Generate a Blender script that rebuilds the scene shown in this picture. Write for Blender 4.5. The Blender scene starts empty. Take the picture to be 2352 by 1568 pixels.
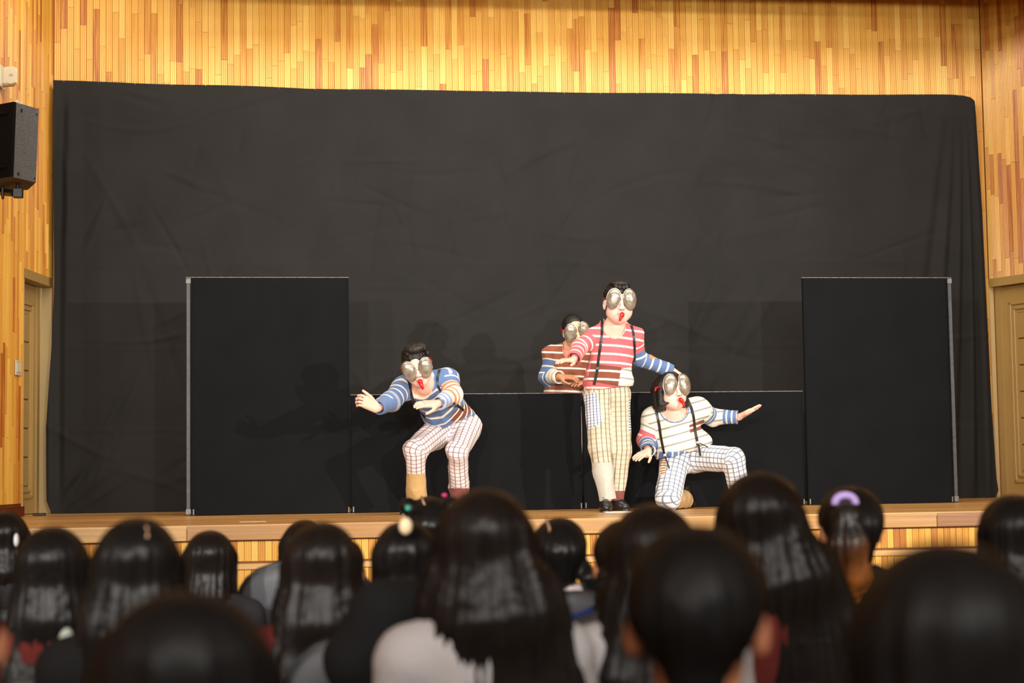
import bpy, math, random
import numpy as np
from mathutils import Vector, Matrix
from mathutils.bvhtree import BVHTree
C = bpy.context.scene.collection
R = random.Random(7)
NR = np.random.RandomState(5)

# ------------------------------------------------------------------ camera, light, exposure
FPX, PITCH, YAW, ROLL = 3926.0, 0.0729, 0.1310, 0.0140
STAGE = 0.85
EYE = np.array([0.0, 0.0, STAGE + 0.337])
Fv = np.array([math.sin(YAW) * math.cos(PITCH), math.cos(YAW) * math.cos(PITCH), math.sin(PITCH)])
_r0 = np.array([math.cos(YAW), -math.sin(YAW), 0.0]); _u0 = np.cross(_r0, Fv)
Rv = _r0 * math.cos(ROLL) - _u0 * math.sin(ROLL)
Uv = _u0 * math.cos(ROLL) + _r0 * math.sin(ROLL)
cam = bpy.data.cameras.new('camera'); co = bpy.data.objects.new('camera', cam); C.objects.link(co)
cam.sensor_width = 36; cam.lens = FPX / 2352 * 36
cam.clip_start = 0.05; cam.clip_end = 100
co.matrix_world = Matrix(((Rv[0], Uv[0], -Fv[0], EYE[0]), (Rv[1], Uv[1], -Fv[1], EYE[1]), (Rv[2], Uv[2], -Fv[2], EYE[2]), (0, 0, 0, 1)))
cam.dof.use_dof = True; cam.dof.focus_distance = 12.9; cam.dof.aperture_fstop = 2.6
bpy.context.scene.camera = co
vs = bpy.context.scene.view_settings
vs.view_transform = 'Standard'; vs.look = 'None'; vs.exposure = 0.0; vs.gamma = 1.0; vs.use_curve_mapping = False
w = bpy.data.worlds.new('hall_air'); bpy.context.scene.world = w; w.use_nodes = True
w.node_tree.nodes['Background'].inputs[0].default_value = (1.0, 0.90, 0.76, 1)
w.node_tree.nodes['Background'].inputs[1].default_value = 0.20

def lamp(name, kind, loc, target, power, col, **k):
    l = bpy.data.lights.new(name, kind); o = bpy.data.objects.new(name, l); C.objects.link(o)
    o.location = loc; l.energy = power; l.color = col
    o.rotation_euler = (Vector(target) - Vector(loc)).to_track_quat('-Z', 'Y').to_euler()
    for a, b in k.items(): setattr(l, a, b)
    return o
WARM = (1.0, 0.945, 0.87)
# a bank of stage lanterns on stands across the back of the hall, house lights overhead
lamp('stage_lantern', 'SPOT', (3.3, -4.0, 3.2), (2.0, 13.5, 1.9), 3800, WARM, spot_size=math.radians(31), spot_blend=1.0, shadow_soft_size=0.10)
lamp('stage_lantern', 'SPOT', (10.0, -1.5, 3.2), (2.0, 13.5, 1.9), 5800, WARM, spot_size=math.radians(31), spot_blend=1.0, shadow_soft_size=0.10)
lamp('stage_lantern', 'SPOT', (-2.1, -4.0, 3.2), (2.2, 13.5, 1.9), 3200, WARM, spot_size=math.radians(31), spot_blend=1.0, shadow_soft_size=0.12)
lamp('stage_lantern', 'SPOT', (-4.4, -3.5, 3.1), (2.2, 13.5, 1.9), 2600, WARM, spot_size=math.radians(33), spot_blend=1.0, shadow_soft_size=0.12)
lamp('house_light', 'AREA', (1.8, 10.6, 5.7), (1.8, 14.6, 3.6), 390, (1.0, 0.93, 0.80), shape='RECTANGLE', size=10.0, size_y=0.8)
lamp('added_wall_fill', 'AREA', (1.6, 10.4, 4.42), (1.6, 14.6, 5.06), 14, (1.0, 0.95, 0.82), shape='RECTANGLE', size=9.0, size_y=0.12, spread=math.radians(24))  # added unseen strip light, brightens the wood wall above the curtain
lamp('house_light', 'AREA', (0.5, -4.2, 4.9), (0.5, 4.0, 0.9), 520, (1.0, 0.95, 0.9), shape='RECTANGLE', size=6.0, size_y=1.2)

def ray(px, py):
    return Fv + Rv * ((px - 1176) / FPX) + Uv * ((784 - py) / FPX)
def at(px, py, Y=None, d=None, z=None):
    r = ray(px, py)
    t = d if d is not None else (Y / r[1] if Y is not None else (z - EYE[2]) / r[2])
    return EYE + r * t
def proj(P):
    P = np.asarray(P) - EYE; d = P @ Fv
    return 1176 + FPX * (P @ Rv) / d, 784 - FPX * (P @ Uv) / d
Y_LIP, Y_PAN, Y_CUR = 10.81, 13.077, 14.526

# ------------------------------------------------------------------ helpers
def srgb(r, g, b):
    f = lambda c: (c / 255) / 12.92 if c <= 10 else ((c / 255 + 0.055) / 1.055) ** 2.4
    return np.array([f(r), f(g), f(b)])
MATS = {}
def material(name, col, rough=0.6, metal=0.0, spec=0.5, noise=None, bump=None, attr=False, aniso=None, obj_random=None, sheen=0.0, grain=None):
    """Principled material; noise=(scale, amount), bump=(scale, strength, stretch_z)."""
    m = bpy.data.materials.new(name); m.use_nodes = True
    nt = m.node_tree; N = nt.nodes; L = nt.links; b = N['Principled BSDF']
    b.inputs['Roughness'].default_value = rough; b.inputs['Metallic'].default_value = metal
    b.inputs['Specular IOR Level'].default_value = spec
    if sheen: b.inputs['Sheen Weight'].default_value = sheen
    tc = N.new('ShaderNodeTexCoord')
    if attr:
        a = N.new('ShaderNodeAttribute'); a.attribute_name = 'Col'; src = a.outputs['Color']
    else:
        a = N.new('ShaderNodeRGB'); a.outputs[0].default_value = (*col, 1); src = a.outputs[0]
    if noise:
        n = N.new('ShaderNodeTexNoise'); n.inputs['Scale'].default_value = noise[0]; n.inputs['Detail'].default_value = 4
        L.new(tc.outputs['Object'], n.inputs['Vector'])
        mr = N.new('ShaderNodeMapRange'); mr.inputs[1].default_value = 0.25; mr.inputs[2].default_value = 0.75
        mr.inputs[3].default_value = 1 - noise[1]; mr.inputs[4].default_value = 1 + noise[1]
        L.new(n.outputs['Fac'], mr.inputs[0])
        vm = N.new('ShaderNodeVectorMath'); vm.operation = 'SCALE'
        L.new(src, vm.inputs[0]); L.new(mr.outputs[0], vm.inputs['Scale']); src = vm.outputs[0]
    L.new(src, b.inputs['Base Color'])
    if bump:
        mp = N.new('ShaderNodeMapping'); mp.inputs['Scale'].default_value = (1, 1, bump[2] if len(bump) > 2 else 1)
        n = N.new('ShaderNodeTexNoise'); n.inputs['Scale'].default_value = bump[0]; n.inputs['Detail'].default_value = 3
        L.new(tc.outputs['Object'], mp.inputs[0]); L.new(mp.outputs[0], n.inputs['Vector'])
        bp = N.new('ShaderNodeBump'); bp.inputs['Strength'].default_value = bump[1]; bp.inputs['Distance'].default_value = 0.01
        L.new(n.outputs['Fac'], bp.inputs['Height']); L.new(bp.outputs[0], b.inputs['Normal'])
    if aniso:
        b.inputs['Anisotropic'].default_value = aniso
        t = N.new('ShaderNodeTangent'); t.direction_type = 'RADIAL'; t.axis = 'Z'; L.new(t.outputs[0], b.inputs['Tangent'])
    return m

def wood(name, stops, rough=0.33, axis='Z', grain=60.0):
    """Varnished strip wood: every strip object takes its own tone, with grain along the strip."""
    m = bpy.data.materials.new(name); m.use_nodes = True
    nt = m.node_tree; N = nt.nodes; L = nt.links; b = N['Principled BSDF']
    b.inputs['Roughness'].default_value = rough
    geo = N.new('ShaderNodeNewGeometry'); oi = N.new('ShaderNodeObjectInfo')
    mp = N.new('ShaderNodeMapping')
    mp.inputs['Scale'].default_value = {'Z': (1, 1, 0.035), 'X': (0.03, 1, 1)}[axis]
    add = N.new('ShaderNodeVectorMath'); add.operation = 'ADD'
    L.new(geo.outputs['Position'], mp.inputs[0])
    cm = N.new('ShaderNodeCombineXYZ'); mul = N.new('ShaderNodeMath'); mul.operation = 'MULTIPLY'; mul.inputs[1].default_value = 37
    L.new(oi.outputs['Random'], mul.inputs[0]); L.new(mul.outputs[0], cm.inputs[0]); L.new(mul.outputs[0], cm.inputs[2])
    L.new(mp.outputs[0], add.inputs[0]); L.new(cm.outputs[0], add.inputs[1])
    n = N.new('ShaderNodeTexNoise'); n.inputs['Scale'].default_value = grain; n.inputs['Detail'].default_value = 5
    L.new(add.outputs[0], n.inputs['Vector'])
    ramp = N.new('ShaderNodeValToRGB'); e = ramp.color_ramp.elements
    while len(e) < len(stops): e.new(0.5)
    for i, (p, c) in enumerate(stops): e[i].position = p; e[i].color = (*c, 1)
    mx = N.new('ShaderNodeMath'); mx.operation = 'MULTIPLY_ADD'; mx.inputs[1].default_value = 0.7; mx.inputs[2].default_value = -0.35
    L.new(n.outputs['Fac'], mx.inputs[0])
    ad = N.new('ShaderNodeMath'); ad.operation = 'ADD'; ad.use_clamp = True
    isl = N.new('ShaderNodeMath'); isl.operation = 'ADD'; fr = N.new('ShaderNodeMath'); fr.operation = 'FRACT'
    L.new(oi.outputs['Random'], isl.inputs[0]); L.new(geo.outputs['Random Per Island'], isl.inputs[1]); L.new(isl.outputs[0], fr.inputs[0])
    L.new(fr.outputs[0], ad.inputs[0]); L.new(mx.outputs[0], ad.inputs[1])
    L.new(ad.outputs[0], ramp.inputs[0]); L.new(ramp.outputs[0], b.inputs['Base Color'])
    bp = N.new('ShaderNodeBump'); bp.inputs['Strength'].default_value = 0.12; bp.inputs['Distance'].default_value = 0.004
    L.new(n.outputs['Fac'], bp.inputs['Height']); L.new(bp.outputs[0], b.inputs['Normal'])
    return m

def link(name, me, mat=None, parent=None, loc=None):
    o = bpy.data.objects.new(name, me); C.objects.link(o)
    if mat is not None and me is not None and not me.materials: me.materials.append(mat)
    if parent is not None: o.parent = parent
    if loc is not None: o.location = loc
    return o
def tag(o, label=None, cat=None, group=None, kind=None):
    if label: o['label'] = label
    if cat: o['category'] = cat
    if group: o['group'] = group
    if kind: o['kind'] = kind
    return o
def empty(name, loc=(0, 0, 0), rz=0.0):
    o = bpy.data.objects.new(name, None); C.objects.link(o); o.location = loc; o.rotation_euler = (0, 0, rz); o.empty_display_size = 0.1
    return o
def mesh(name, verts, faces, smooth=False, mat=None):
    me = bpy.data.meshes.new(name)
    v = np.asarray(verts, np.float32)
    if isinstance(faces, np.ndarray):
        n, k = faces.shape
        me.vertices.add(len(v)); me.vertices.foreach_set('co', v.ravel())
        me.loops.add(n * k); me.loops.foreach_set('vertex_index', faces.astype(np.int32).ravel())
        me.polygons.add(n); me.polygons.foreach_set('loop_start', np.arange(0, n * k, k, dtype=np.int32))
        me.polygons.foreach_set('loop_total', np.full(n, k, np.int32))
        me.update(calc_edges=True); me.validate()
    else:
        me.from_pydata(v.tolist(), [], faces); me.update()
    if smooth: me.shade_smooth()
    if mat: me.materials.append(mat)
    return me
class MB:
    """Collects boxes, prisms and tubes into one mesh."""
    def __init__(s): s.v = []; s.f = []
    def add(s, v, f):
        b = len(s.v); s.v += [tuple(map(float, p)) for p in v]; s.f += [tuple(i + b for i in q) for q in f]; return s
    def hexa(s, p):   # 8 corners: bottom ccw 0-3, top 4-7
        return s.add(p, [(3, 2, 1, 0), (4, 5, 6, 7), (0, 1, 5, 4), (1, 2, 6, 5), (2, 3, 7, 6), (3, 0, 4, 7)])
    def box(s, lo, hi, fr=None, bev=0.0):
        (x0, y0, z0), (x1, y1, z1) = lo, hi
        if bev > 0:
            c = bev; pts = []
            for z, k in ((z0, c), (z0 + c, 0), (z1 - c, 0), (z1, c)):
                pts += [(x0 + k + c, y0 + k, z), (x1 - k - c, y0 + k, z), (x1 - k, y0 + k + c, z), (x1 - k, y1 - k - c, z), (x1 - k - c, y1 - k, z), (x0 + k + c, y1 - k, z), (x0 + k, y1 - k - c, z), (x0 + k, y0 + k + c, z)]
            f = [tuple(range(7, -1, -1)), tuple(range(24, 32))]
            for r in range(3):
                for i in range(8): f.append((r * 8 + i, r * 8 + (i + 1) % 8, r * 8 + 8 + (i + 1) % 8, r * 8 + 8 + i))
        else:
            pts = [(x0, y0, z0), (x1, y0, z0), (x1, y1, z0), (x0, y1, z0), (x0, y0, z1), (x1, y0, z1), (x1, y1, z1), (x0, y1, z1)]
            f = [(3, 2, 1, 0), (4, 5, 6, 7), (0, 1, 5, 4), (1, 2, 6, 5), (2, 3, 7, 6), (3, 0, 4, 7)]
        if fr: pts = [fr(*p) for p in pts]
        return s.add(pts, f)
    def tube(s, pts, rad, n=8, flat=None, up=(0, 0, 1)):
        pts = [np.array(p, float) for p in pts]; V = []; F = []
        if not hasattr(rad, '__len__'): rad = [rad] * len(pts)
        for i, p in enumerate(pts):
            t = pts[min(i + 1, len(pts) - 1)] - pts[max(i - 1, 0)]; t /= np.linalg.norm(t) + 1e-9
            a = np.cross(t, up); 
            if np.linalg.norm(a) < 1e-4: a = np.cross(t, (0, 1, 0))
            a /= np.linalg.norm(a); b = np.cross(t, a)
            for k in range(n):
                an = 2 * math.pi * k / n
                V.append(p + a * math.cos(an) * rad[i] + b * math.sin(an) * rad[i] * (flat or 1))
        for i in range(len(pts) - 1):
            for k in range(n): F.append((i * n + k, i * n + (k + 1) % n, (i + 1) * n + (k + 1) % n, (i + 1) * n + k))
        F.append(tuple(range(n - 1, -1, -1))); F.append(tuple((len(pts) - 1) * n + k for k in range(n)))
        return s.add(V, F)
    def build(s, name, mat, parent=None, smooth=False, loc=None, base=None):
        v = np.array(s.v)
        if base is not None: v = v - np.asarray(base)
        return link(name, mesh(name, v, s.f, smooth), mat, parent, loc)

# ------------------------------------------------------------------ implicit surfaces -> one continuous mesh
class Field:
    def __init__(s, h): s.h = h; s.ops = []
    def cap(s, a, b, ra, rb=None, k=0.02, n=None, fl=1.0, sub=False):
        a = np.asarray(a, float); b = np.asarray(b, float); rb = ra if rb is None else rb
        s.ops.append(('cap', a, b, ra, rb, k, None if n is None else np.asarray(n, float) / np.linalg.norm(n), fl, sub)); return s
    def ell(s, c, r, k=0.02, M=None, sub=False):
        s.ops.append(('ell', np.asarray(c, float), np.asarray(r, float), k, np.eye(3) if M is None else np.asarray(M, float), sub)); return s
    def cut(s, p, n):   # keep the side the normal points away from
        s.ops.append(('cut', np.asarray(p, float), np.asarray(n, float) / np.linalg.norm(n))); return s
    def cutball(s, c, r, p, n):  # plane cut, only inside a ball
        s.ops.append(('cutball', np.asarray(c, float), r, np.asarray(p, float), np.asarray(n, float) / np.linalg.norm(n))); return s
    def bounds(s):
        lo = np.full(3, 1e9); hi = -lo
        for o in s.ops:
            if o[0] == 'cap' and not o[8]:
                r = max(o[3], o[4]); lo = np.minimum(lo, np.minimum(o[1], o[2]) - r); hi = np.maximum(hi, np.maximum(o[1], o[2]) + r)
            if o[0] == 'ell' and not o[5]:
                e = np.sqrt(((o[4] * o[2]) ** 2).sum(1)); lo = np.minimum(lo, o[1] - e); hi = np.maximum(hi, o[1] + e)
        return lo - 4 * s.h, hi + 4 * s.h
    def run(s):
        h = s.h; lo, hi = s.bounds(); n = np.ceil((hi - lo) / h).astype(int) + 1
        F = np.full(n, 0.5, np.float32); ax = [lo[i] + h * np.arange(n[i]) for i in range(3)]
        def window(l, u):
            i0 = np.clip(np.floor((l - lo) / h).astype(int), 0, n - 1); i1 = np.clip(np.ceil((u - lo) / h).astype(int) + 1, 1, n)
            if (i1 <= i0).any(): return None
            sl = tuple(slice(a, b) for a, b in zip(i0, i1))
            return sl, np.meshgrid(*[ax[i][sl[i]].astype(np.float32) for i in range(3)], indexing='ij', sparse=True)
        for o in s.ops:
            if o[0] == 'cap':
                _, a, b, ra, rb, k, nn, fl, sub = o; r = max(ra, rb); pad = r + k + 3 * h
                wn = window(np.minimum(a, b) - pad, np.maximum(a, b) + pad)
                if wn is None: continue
                sl, (X, Yg, Z) = wn; ba = b - a; L2 = ba @ ba + 1e-12
                t = np.clip(((X - a[0]) * ba[0] + (Yg - a[1]) * ba[1] + (Z - a[2]) * ba[2]) / L2, 0, 1)
                qx, qy, qz = X - a[0] - t * ba[0], Yg - a[1] - t * ba[1], Z - a[2] - t * ba[2]
                if nn is not None:
                    dn = (qx * nn[0] + qy * nn[1] + qz * nn[2]) * (1 / fl - 1)
                    qx, qy, qz = qx + dn * nn[0], qy + dn * nn[1], qz + dn * nn[2]
                d = (np.sqrt(qx * qx + qy * qy + qz * qz) - (ra + (rb - ra) * t)) * (0.5 + 0.5 * fl)
            elif o[0] == 'ell':
                _, c, r, k, M, sub = o; e = np.sqrt(((M * r) ** 2).sum(1)) + k + 3 * h
                wn = window(c - e, c + e)
                if wn is None: continue
                sl, (X, Yg, Z) = wn; q = (X - c[0], Yg - c[1], Z - c[2])
                l = [M[0, i] * q[0] + M[1, i] * q[1] + M[2, i] * q[2] for i in range(3)]
                k0 = np.sqrt(sum((l[i] / r[i]) ** 2 for i in range(3))); k1 = np.sqrt(sum((l[i] / r[i] ** 2) ** 2 for i in range(3))) + 1e-6
                d = k0 * (k0 - 1) / k1
            elif o[0] == 'cut':
                X, Yg, Z = np.meshgrid(*[a.astype(np.float32) for a in ax], indexing='ij', sparse=True)
                F = np.maximum(F, (X - o[1][0]) * o[2][0] + (Yg - o[1][1]) * o[2][1] + (Z - o[1][2]) * o[2][2]); continue
            else:
                _, c, r, p, nn = o; wn = window(c - r, c + r)
                if wn is None: continue
                sl, (X, Yg, Z) = wn
                d = (X - p[0]) * nn[0] + (Yg - p[1]) * nn[1] + (Z - p[2]) * nn[2]
                inb = (X - c[0]) ** 2 + (Yg - c[1]) ** 2 + (Z - c[2]) ** 2 < r * r
                G = F[sl]; F[sl] = np.where(inb, np.maximum(G, d), G); continue
            G = F[sl]
            if sub: F[sl] = np.maximum(G, -d)
            elif k <= 0: F[sl] = np.minimum(G, d)
            else:
                hh = np.clip(0.5 + 0.5 * (G - d) / k, 0, 1); F[sl] = G * (1 - hh) + d * hh - k * hh * (1 - hh)
        for a in range(3):
            ix = [slice(None)] * 3; ix[a] = 0; F[tuple(ix)] = 0.5; ix[a] = -1; F[tuple(ix)] = 0.5
        return snet(F, lo, h)
def snet(F, lo, h):
    s = F < 0; c = np.zeros(np.array(s.shape) - 1, np.int8)
    cor = [(i, j, k) for i in (0, 1) for j in (0, 1) for k in (0, 1)]
    nx, ny, nz = c.shape
    for i, j, k in cor: c += s[i:nx + i, j:ny + j, k:nz + k]
    idx = np.argwhere((c > 0) & (c < 8))
    V = np.stack([F[idx[:, 0] + i, idx[:, 1] + j, idx[:, 2] + k] for i, j, k in cor]); P = np.zeros((len(idx), 3)); cnt = np.zeros(len(idx))
    for a in range(8):
        for b in range(a + 1, 8):
            if sum(abs(cor[a][q] - cor[b][q]) for q in range(3)) != 1: continue
            m = (V[a] < 0) != (V[b] < 0); t = np.where(m, V[a] / (V[a] - V[b] + 1e-20), 0)
            for q in range(3): P[:, q] += np.where(m, cor[a][q] + t * (cor[b][q] - cor[a][q]), 0)
            cnt += m
    vert = lo + h * (idx + P / cnt[:, None]); mp = np.full(c.shape, -1, np.int32); mp[idx[:, 0], idx[:, 1], idx[:, 2]] = np.arange(len(idx))
    Q = []
    for ax in range(3):
        s0 = np.take(s, range(0, s.shape[ax] - 1), ax); s1 = np.take(s, range(1, s.shape[ax]), ax)
        e = np.argwhere(s0 != s1); u, v = (ax + 1) % 3, (ax + 2) % 3
        e = e[(e[:, u] > 0) & (e[:, v] > 0) & (e[:, u] < c.shape[u]) & (e[:, v] < c.shape[v])]
        ins = s[e[:, 0], e[:, 1], e[:, 2]]; q = []
        for du, dv in ((-1, -1), (0, -1), (0, 0), (-1, 0)):
            g = e.copy(); g[:, u] += du; g[:, v] += dv; q.append(mp[g[:, 0], g[:, 1], g[:, 2]])
        q = np.stack(q, 1); Q.append(np.where(ins[:, None], q, q[:, ::-1]))
    Q = np.concatenate(Q); return vert, Q[(Q >= 0).all(1)]
def normals(v, q):
    n = np.cross(v[q[:, 2]] - v[q[:, 0]], v[q[:, 3]] - v[q[:, 1]]); o = np.zeros_like(v)
    for i in range(4): np.add.at(o, q[:, i], n)
    return o / (np.linalg.norm(o, axis=1, keepdims=True) + 1e-12)
def wrinkle(v, n, amp, f0, f1, count, seed, stretch=(1, 1, 1)):
    rs = np.random.RandomState(seed); d = np.zeros(len(v))
    for _ in range(count):
        k = rs.normal(size=3); k = k / np.linalg.norm(k) * rs.uniform(f0, f1) * np.array(stretch)
        w2 = rs.normal(size=3) * f0 * 0.4
        d += (1 - 2 * np.abs(np.sin(v @ k * 0.5 + rs.uniform(0, 6)))) * (0.5 + 0.5 * np.sin(v @ w2 + rs.uniform(0, 6)))
    d *= amp / math.sqrt(count); lim = np.where(d < 0, .45, 1.0)      # folds stand out more than they sink in
    return v + n * (d * lim)[:, None]
def paint(me, col):
    a = me.color_attributes.new('Col', 'FLOAT_COLOR', 'POINT')
    a.data.foreach_set('color', np.concatenate([col, np.ones((len(col), 1))], 1).astype(np.float32).ravel())
def seg(p, a, b):
    ba = b - a; t = np.clip((p - a) @ ba / (ba @ ba), 0, 1); return t, np.linalg.norm(p - a - t[:, None] * ba, axis=1)

# ------------------------------------------------------------------ materials
S = lambda *a: tuple(srgb(*a))
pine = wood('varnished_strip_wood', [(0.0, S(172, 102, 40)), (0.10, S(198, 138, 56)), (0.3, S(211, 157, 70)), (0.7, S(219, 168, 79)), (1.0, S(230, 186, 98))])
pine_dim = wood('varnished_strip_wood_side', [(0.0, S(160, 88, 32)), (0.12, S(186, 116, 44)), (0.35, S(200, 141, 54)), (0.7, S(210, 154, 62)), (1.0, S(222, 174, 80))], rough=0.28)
pine_front = wood('varnished_strip_wood_stage', [(0.0, S(180, 112, 42)), (0.3, S(214, 154, 58)), (1.0, S(238, 190, 86))], rough=0.3)
oak_floor = wood('stage_floor_oak', [(0.0, S(176, 126, 68)), (0.5, S(200, 150, 86)), (1.0, S(218, 172, 106))], rough=0.3, axis='X', grain=26)
lip_wood = wood('stage_lip_wood', [(0.0, S(150, 100, 56)), (0.5, S(190, 144, 84)), (1.0, S(214, 170, 106))], rough=0.25, axis='X', grain=45)
backing = material('slat_backing', S(120, 66, 24), 0.7, noise=(6, 0.15))
cloth_black = material('black_cotton', (0.0205, 0.0196, 0.0193), 0.95, spec=0.15, noise=(2.2, 0.12), bump=(260, 0.12))
flat_black = material('black_painted_board', (0.0055, 0.0061, 0.0074), 0.85, spec=0.11, noise=(3.0, 0.16), bump=(140, 0.05))
flat_edge = material('worn_black_frame', (0.026, 0.027, 0.029), 0.45, noise=(22, 0.5), bump=(60, 0.15))
worn_metal = material('scuffed_bracket', (0.15, 0.145, 0.135), 0.5, metal=0.6, noise=(60, 0.4))
worn_edge = material('scuffed_top_edge', (0.22, 0.19, 0.15), 0.6, noise=(30, 0.6))
olive = material('olive_door_paint', S(168, 136, 80), 0.42, noise=(4, 0.04))
olive_dark = material('olive_groove', S(108, 80, 40), 0.6, noise=(4, 0.05))
cream_paint = material('cream_jamb_paint', S(206, 182, 130), 0.5, noise=(4, 0.04))
brown_base = material('brown_baseboard', S(104, 44, 14), 0.35, noise=(12, 0.2))
plastic_white = material('ivory_plastic', S(204, 195, 170), 0.4, noise=(8, 0.02))
grey_print = material('grey_print', S(150, 146, 138), 0.6, noise=(40, 0.05))
spk_paint = material('textured_black_paint', (0.105, 0.106, 0.110), 0.75, spec=0.4, noise=(160, 0.75), bump=(220, 0.7))
spk_dark = material('speaker_grille_cloth', (0.006, 0.0045, 0.004), 0.95, spec=0.08, noise=(90, 0.2))
black_metal = material('black_metal', (0.014, 0.014, 0.014), 0.38, noise=(20, 0.2))
black_leather = material('black_leather', (0.012, 0.012, 0.012), 0.33, noise=(30, 0.2), bump=(70, 0.15))
strap_black = material('black_elastic', (0.012, 0.012, 0.013), 0.4, noise=(40, 0.2))
chrome = material('bright_clip', (0.8, 0.72, 0.6), 0.25, metal=1.0, noise=(40, 0.1))
skin_m = material('skin', (1, 1, 1), 0.48, attr=True, noise=(14, 0.04))
fabric_m = material('knit_fabric', (1, 1, 1), 0.9, spec=0.15, attr=True, noise=(30, 0.05), bump=(320, 0.12), sheen=0.1)
dome_m = material('silver_dome', S(168, 160, 146), 0.30, metal=0.55, noise=(22, 0.45), bump=(15, 1.0))
rim_m = material('silver_rim', S(210, 205, 195), 0.2, metal=1.0, noise=(30, 0.1))
red_m = material('red_plastic', S(205, 22, 22), 0.25, noise=(10, 0.05))
stage_hair = material('performer_hair', (0.012, 0.010, 0.009), 0.42, noise=(40, 0.3), bump=(90, 0.6))
white_tape = material('white_tape', S(232, 228, 220), 0.5, noise=(20, 0.05))
hall_floor_m = material('hall_floor_vinyl', S(120, 92, 62), 0.4, noise=(2, 0.1))
ceil_m = material('ceiling_paint', S(190, 176, 150), 0.8, noise=(1, 0.05))

# ------------------------------------------------------------------ the room
Y_WALL = Y_CUR + 0.14
cl = at(121, 610, Y=Y_WALL); cr = at(2251.5, 90, Y=Y_WALL)
XL, XR = cl[0], cr[0]
A_L, A_R = 0.1587, -0.3431
def frame_wall(x, az, side):
    d = np.array([-math.sin(az), -math.cos(az)]); n = np.array([math.cos(az), -math.sin(az)]) * (1 if side == 'left' else -1)
    return lambda a, nn, z: (x + d[0] * a + n[0] * nn, Y_WALL + d[1] * a + n[1] * nn, z)
WL = frame_wall(XL, A_L, 'left'); WR = frame_wall(XR, A_R, 'right')
def hit(Wf, px, py, nn=0.0):
    """(a, z) where the line of sight through a pixel meets a wall plane."""
    o = np.array(Wf(0, nn, 0)); da = np.array(Wf(1, nn, 0)) - o; r = ray(px, py)
    M = np.array([[da[0], 0, -r[0]], [da[1], 0, -r[1]], [0, 1, -r[2]]]); s = np.linalg.solve(M, EYE - o); return s[0], s[1]
TOP = 6.2
def strip_mesh(width, ribs, depth, name):
    """One fluted wood strip one metre tall, its face towards -Y, back at y=0."""
    prof = []
    rw = width / ribs
    for i in range(ribs):
        for t in (0.04, 0.28, 0.5, 0.72, 0.96):
            prof.append((-width / 2 + rw * (i + t), -depth * (0.35 + 0.65 * math.sin(math.pi * t) ** 0.5)))
    prof = [(-width / 2 + 0.0006, 0.0)] + prof + [(width / 2 - 0.0006, 0.0)]
    n = len(prof); V = [(x, y, 0) for x, y in prof] + [(x, y, 1) for x, y in prof]
    F = [(i, i + 1, n + i + 1, n + i) for i in range(n - 1)] + [tuple(range(n - 1, -1, -1)), tuple(range(n, 2 * n))]
    return mesh(name, V, F)
def strips(root, me, pos_fn, rz, a0, a1, width, z0, z1, lmin, lmax, seed, skip=None, limit=290, mat=None):
    """Lays strips end to end in columns from a0 to a1; the ones past the limit are joined as one 'stuff' part."""
    rr = random.Random(seed); n = 0; extra = MB()
    cols = int(round((a1 - a0) / width))
    for c in range(cols):
        a = a0 + width * (c + 0.5); zs = skip(a) if skip else z0; z = zs
        first = True
        while z < z1 - 0.01:
            L = rr.uniform(lmin, lmax) * (rr.random() if first else 1.0); first = False
            L = max(0.08, L); L = min(L, z1 - z)
            if z1 - (z + L) < 0.06: L = z1 - z
            p = pos_fn(a, z)
            if n < limit:
                o = link('strip', me, None, root); o.location = (p[0], p[1], p[2]); o.rotation_euler = (0, 0, rz); o.scale = (0.985, rr.uniform(0.86, 1.1), L - 0.002)
            else:
                cs, sn = math.cos(rz), math.sin(rz); vv = np.array([v.co[:] for v in me.vertices])
                extra.add([(p[0] + x * cs - y * sn, p[1] + x * sn + y * cs, p[2] + zz * (L - 0.002)) for x, y, zz in vv], [tuple(q.vertices) for q in me.polygons])
            n += 1; z += L
    if extra.v: tag(extra.build('strip_field', mat, root), kind='stuff')
    return n

SW = 0.054
strip = strip_mesh(SW, 3, 0.012, 'strip'); strip.materials.append(pine)
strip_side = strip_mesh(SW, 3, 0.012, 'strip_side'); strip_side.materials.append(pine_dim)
wall_back = MB().box((XL - 0.3, Y_WALL + 0.013, 0), (XR + 0.3, Y_WALL + 0.2, TOP)).build('wall_back', backing)
tag(wall_back, kind='structure')
ztop_curt = lambda X: (at(1176, 184 + (proj((X, Y_CUR, 4.3))[0] - 122) * 0.017, Y=Y_CUR)[2])
def z_from(a):
    if a > XR - 0.17: return 1.6
    if a < XL + 0.06: return STAGE
    px = proj((a, Y_CUR, 4.2))[0]; return at(px, 184 + max(0, min(1, (px - 122) / 2113)) * 36 + 14, Y=Y_CUR)[2]
nb = strips(wall_back, strip, lambda a, z: (a, Y_WALL + 0.013, z), 0, XL, XR, (XR - XL) / round((XR - XL) / SW), 0, 5.42, 0.35, 0.95, 3, skip=z_from, limit=298, mat=pine)
# behind the curtain and above the frame the same fluted wood runs on
rest = MB()
cnt = int((XR - XL) / SW)
for i in range(cnt):
    a = XL + (XR - XL) * (i + 0.5) / cnt
    for z0, z1 in ((STAGE, z_from(a) - 0.002), (5.42, TOP)):
        rest.box((a - SW * 0.48, Y_WALL + 0.002, z0), (a + SW * 0.48, Y_WALL + 0.014, z1))
tag(rest.build('strip_field', pine, wall_back), kind='stuff')

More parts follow.
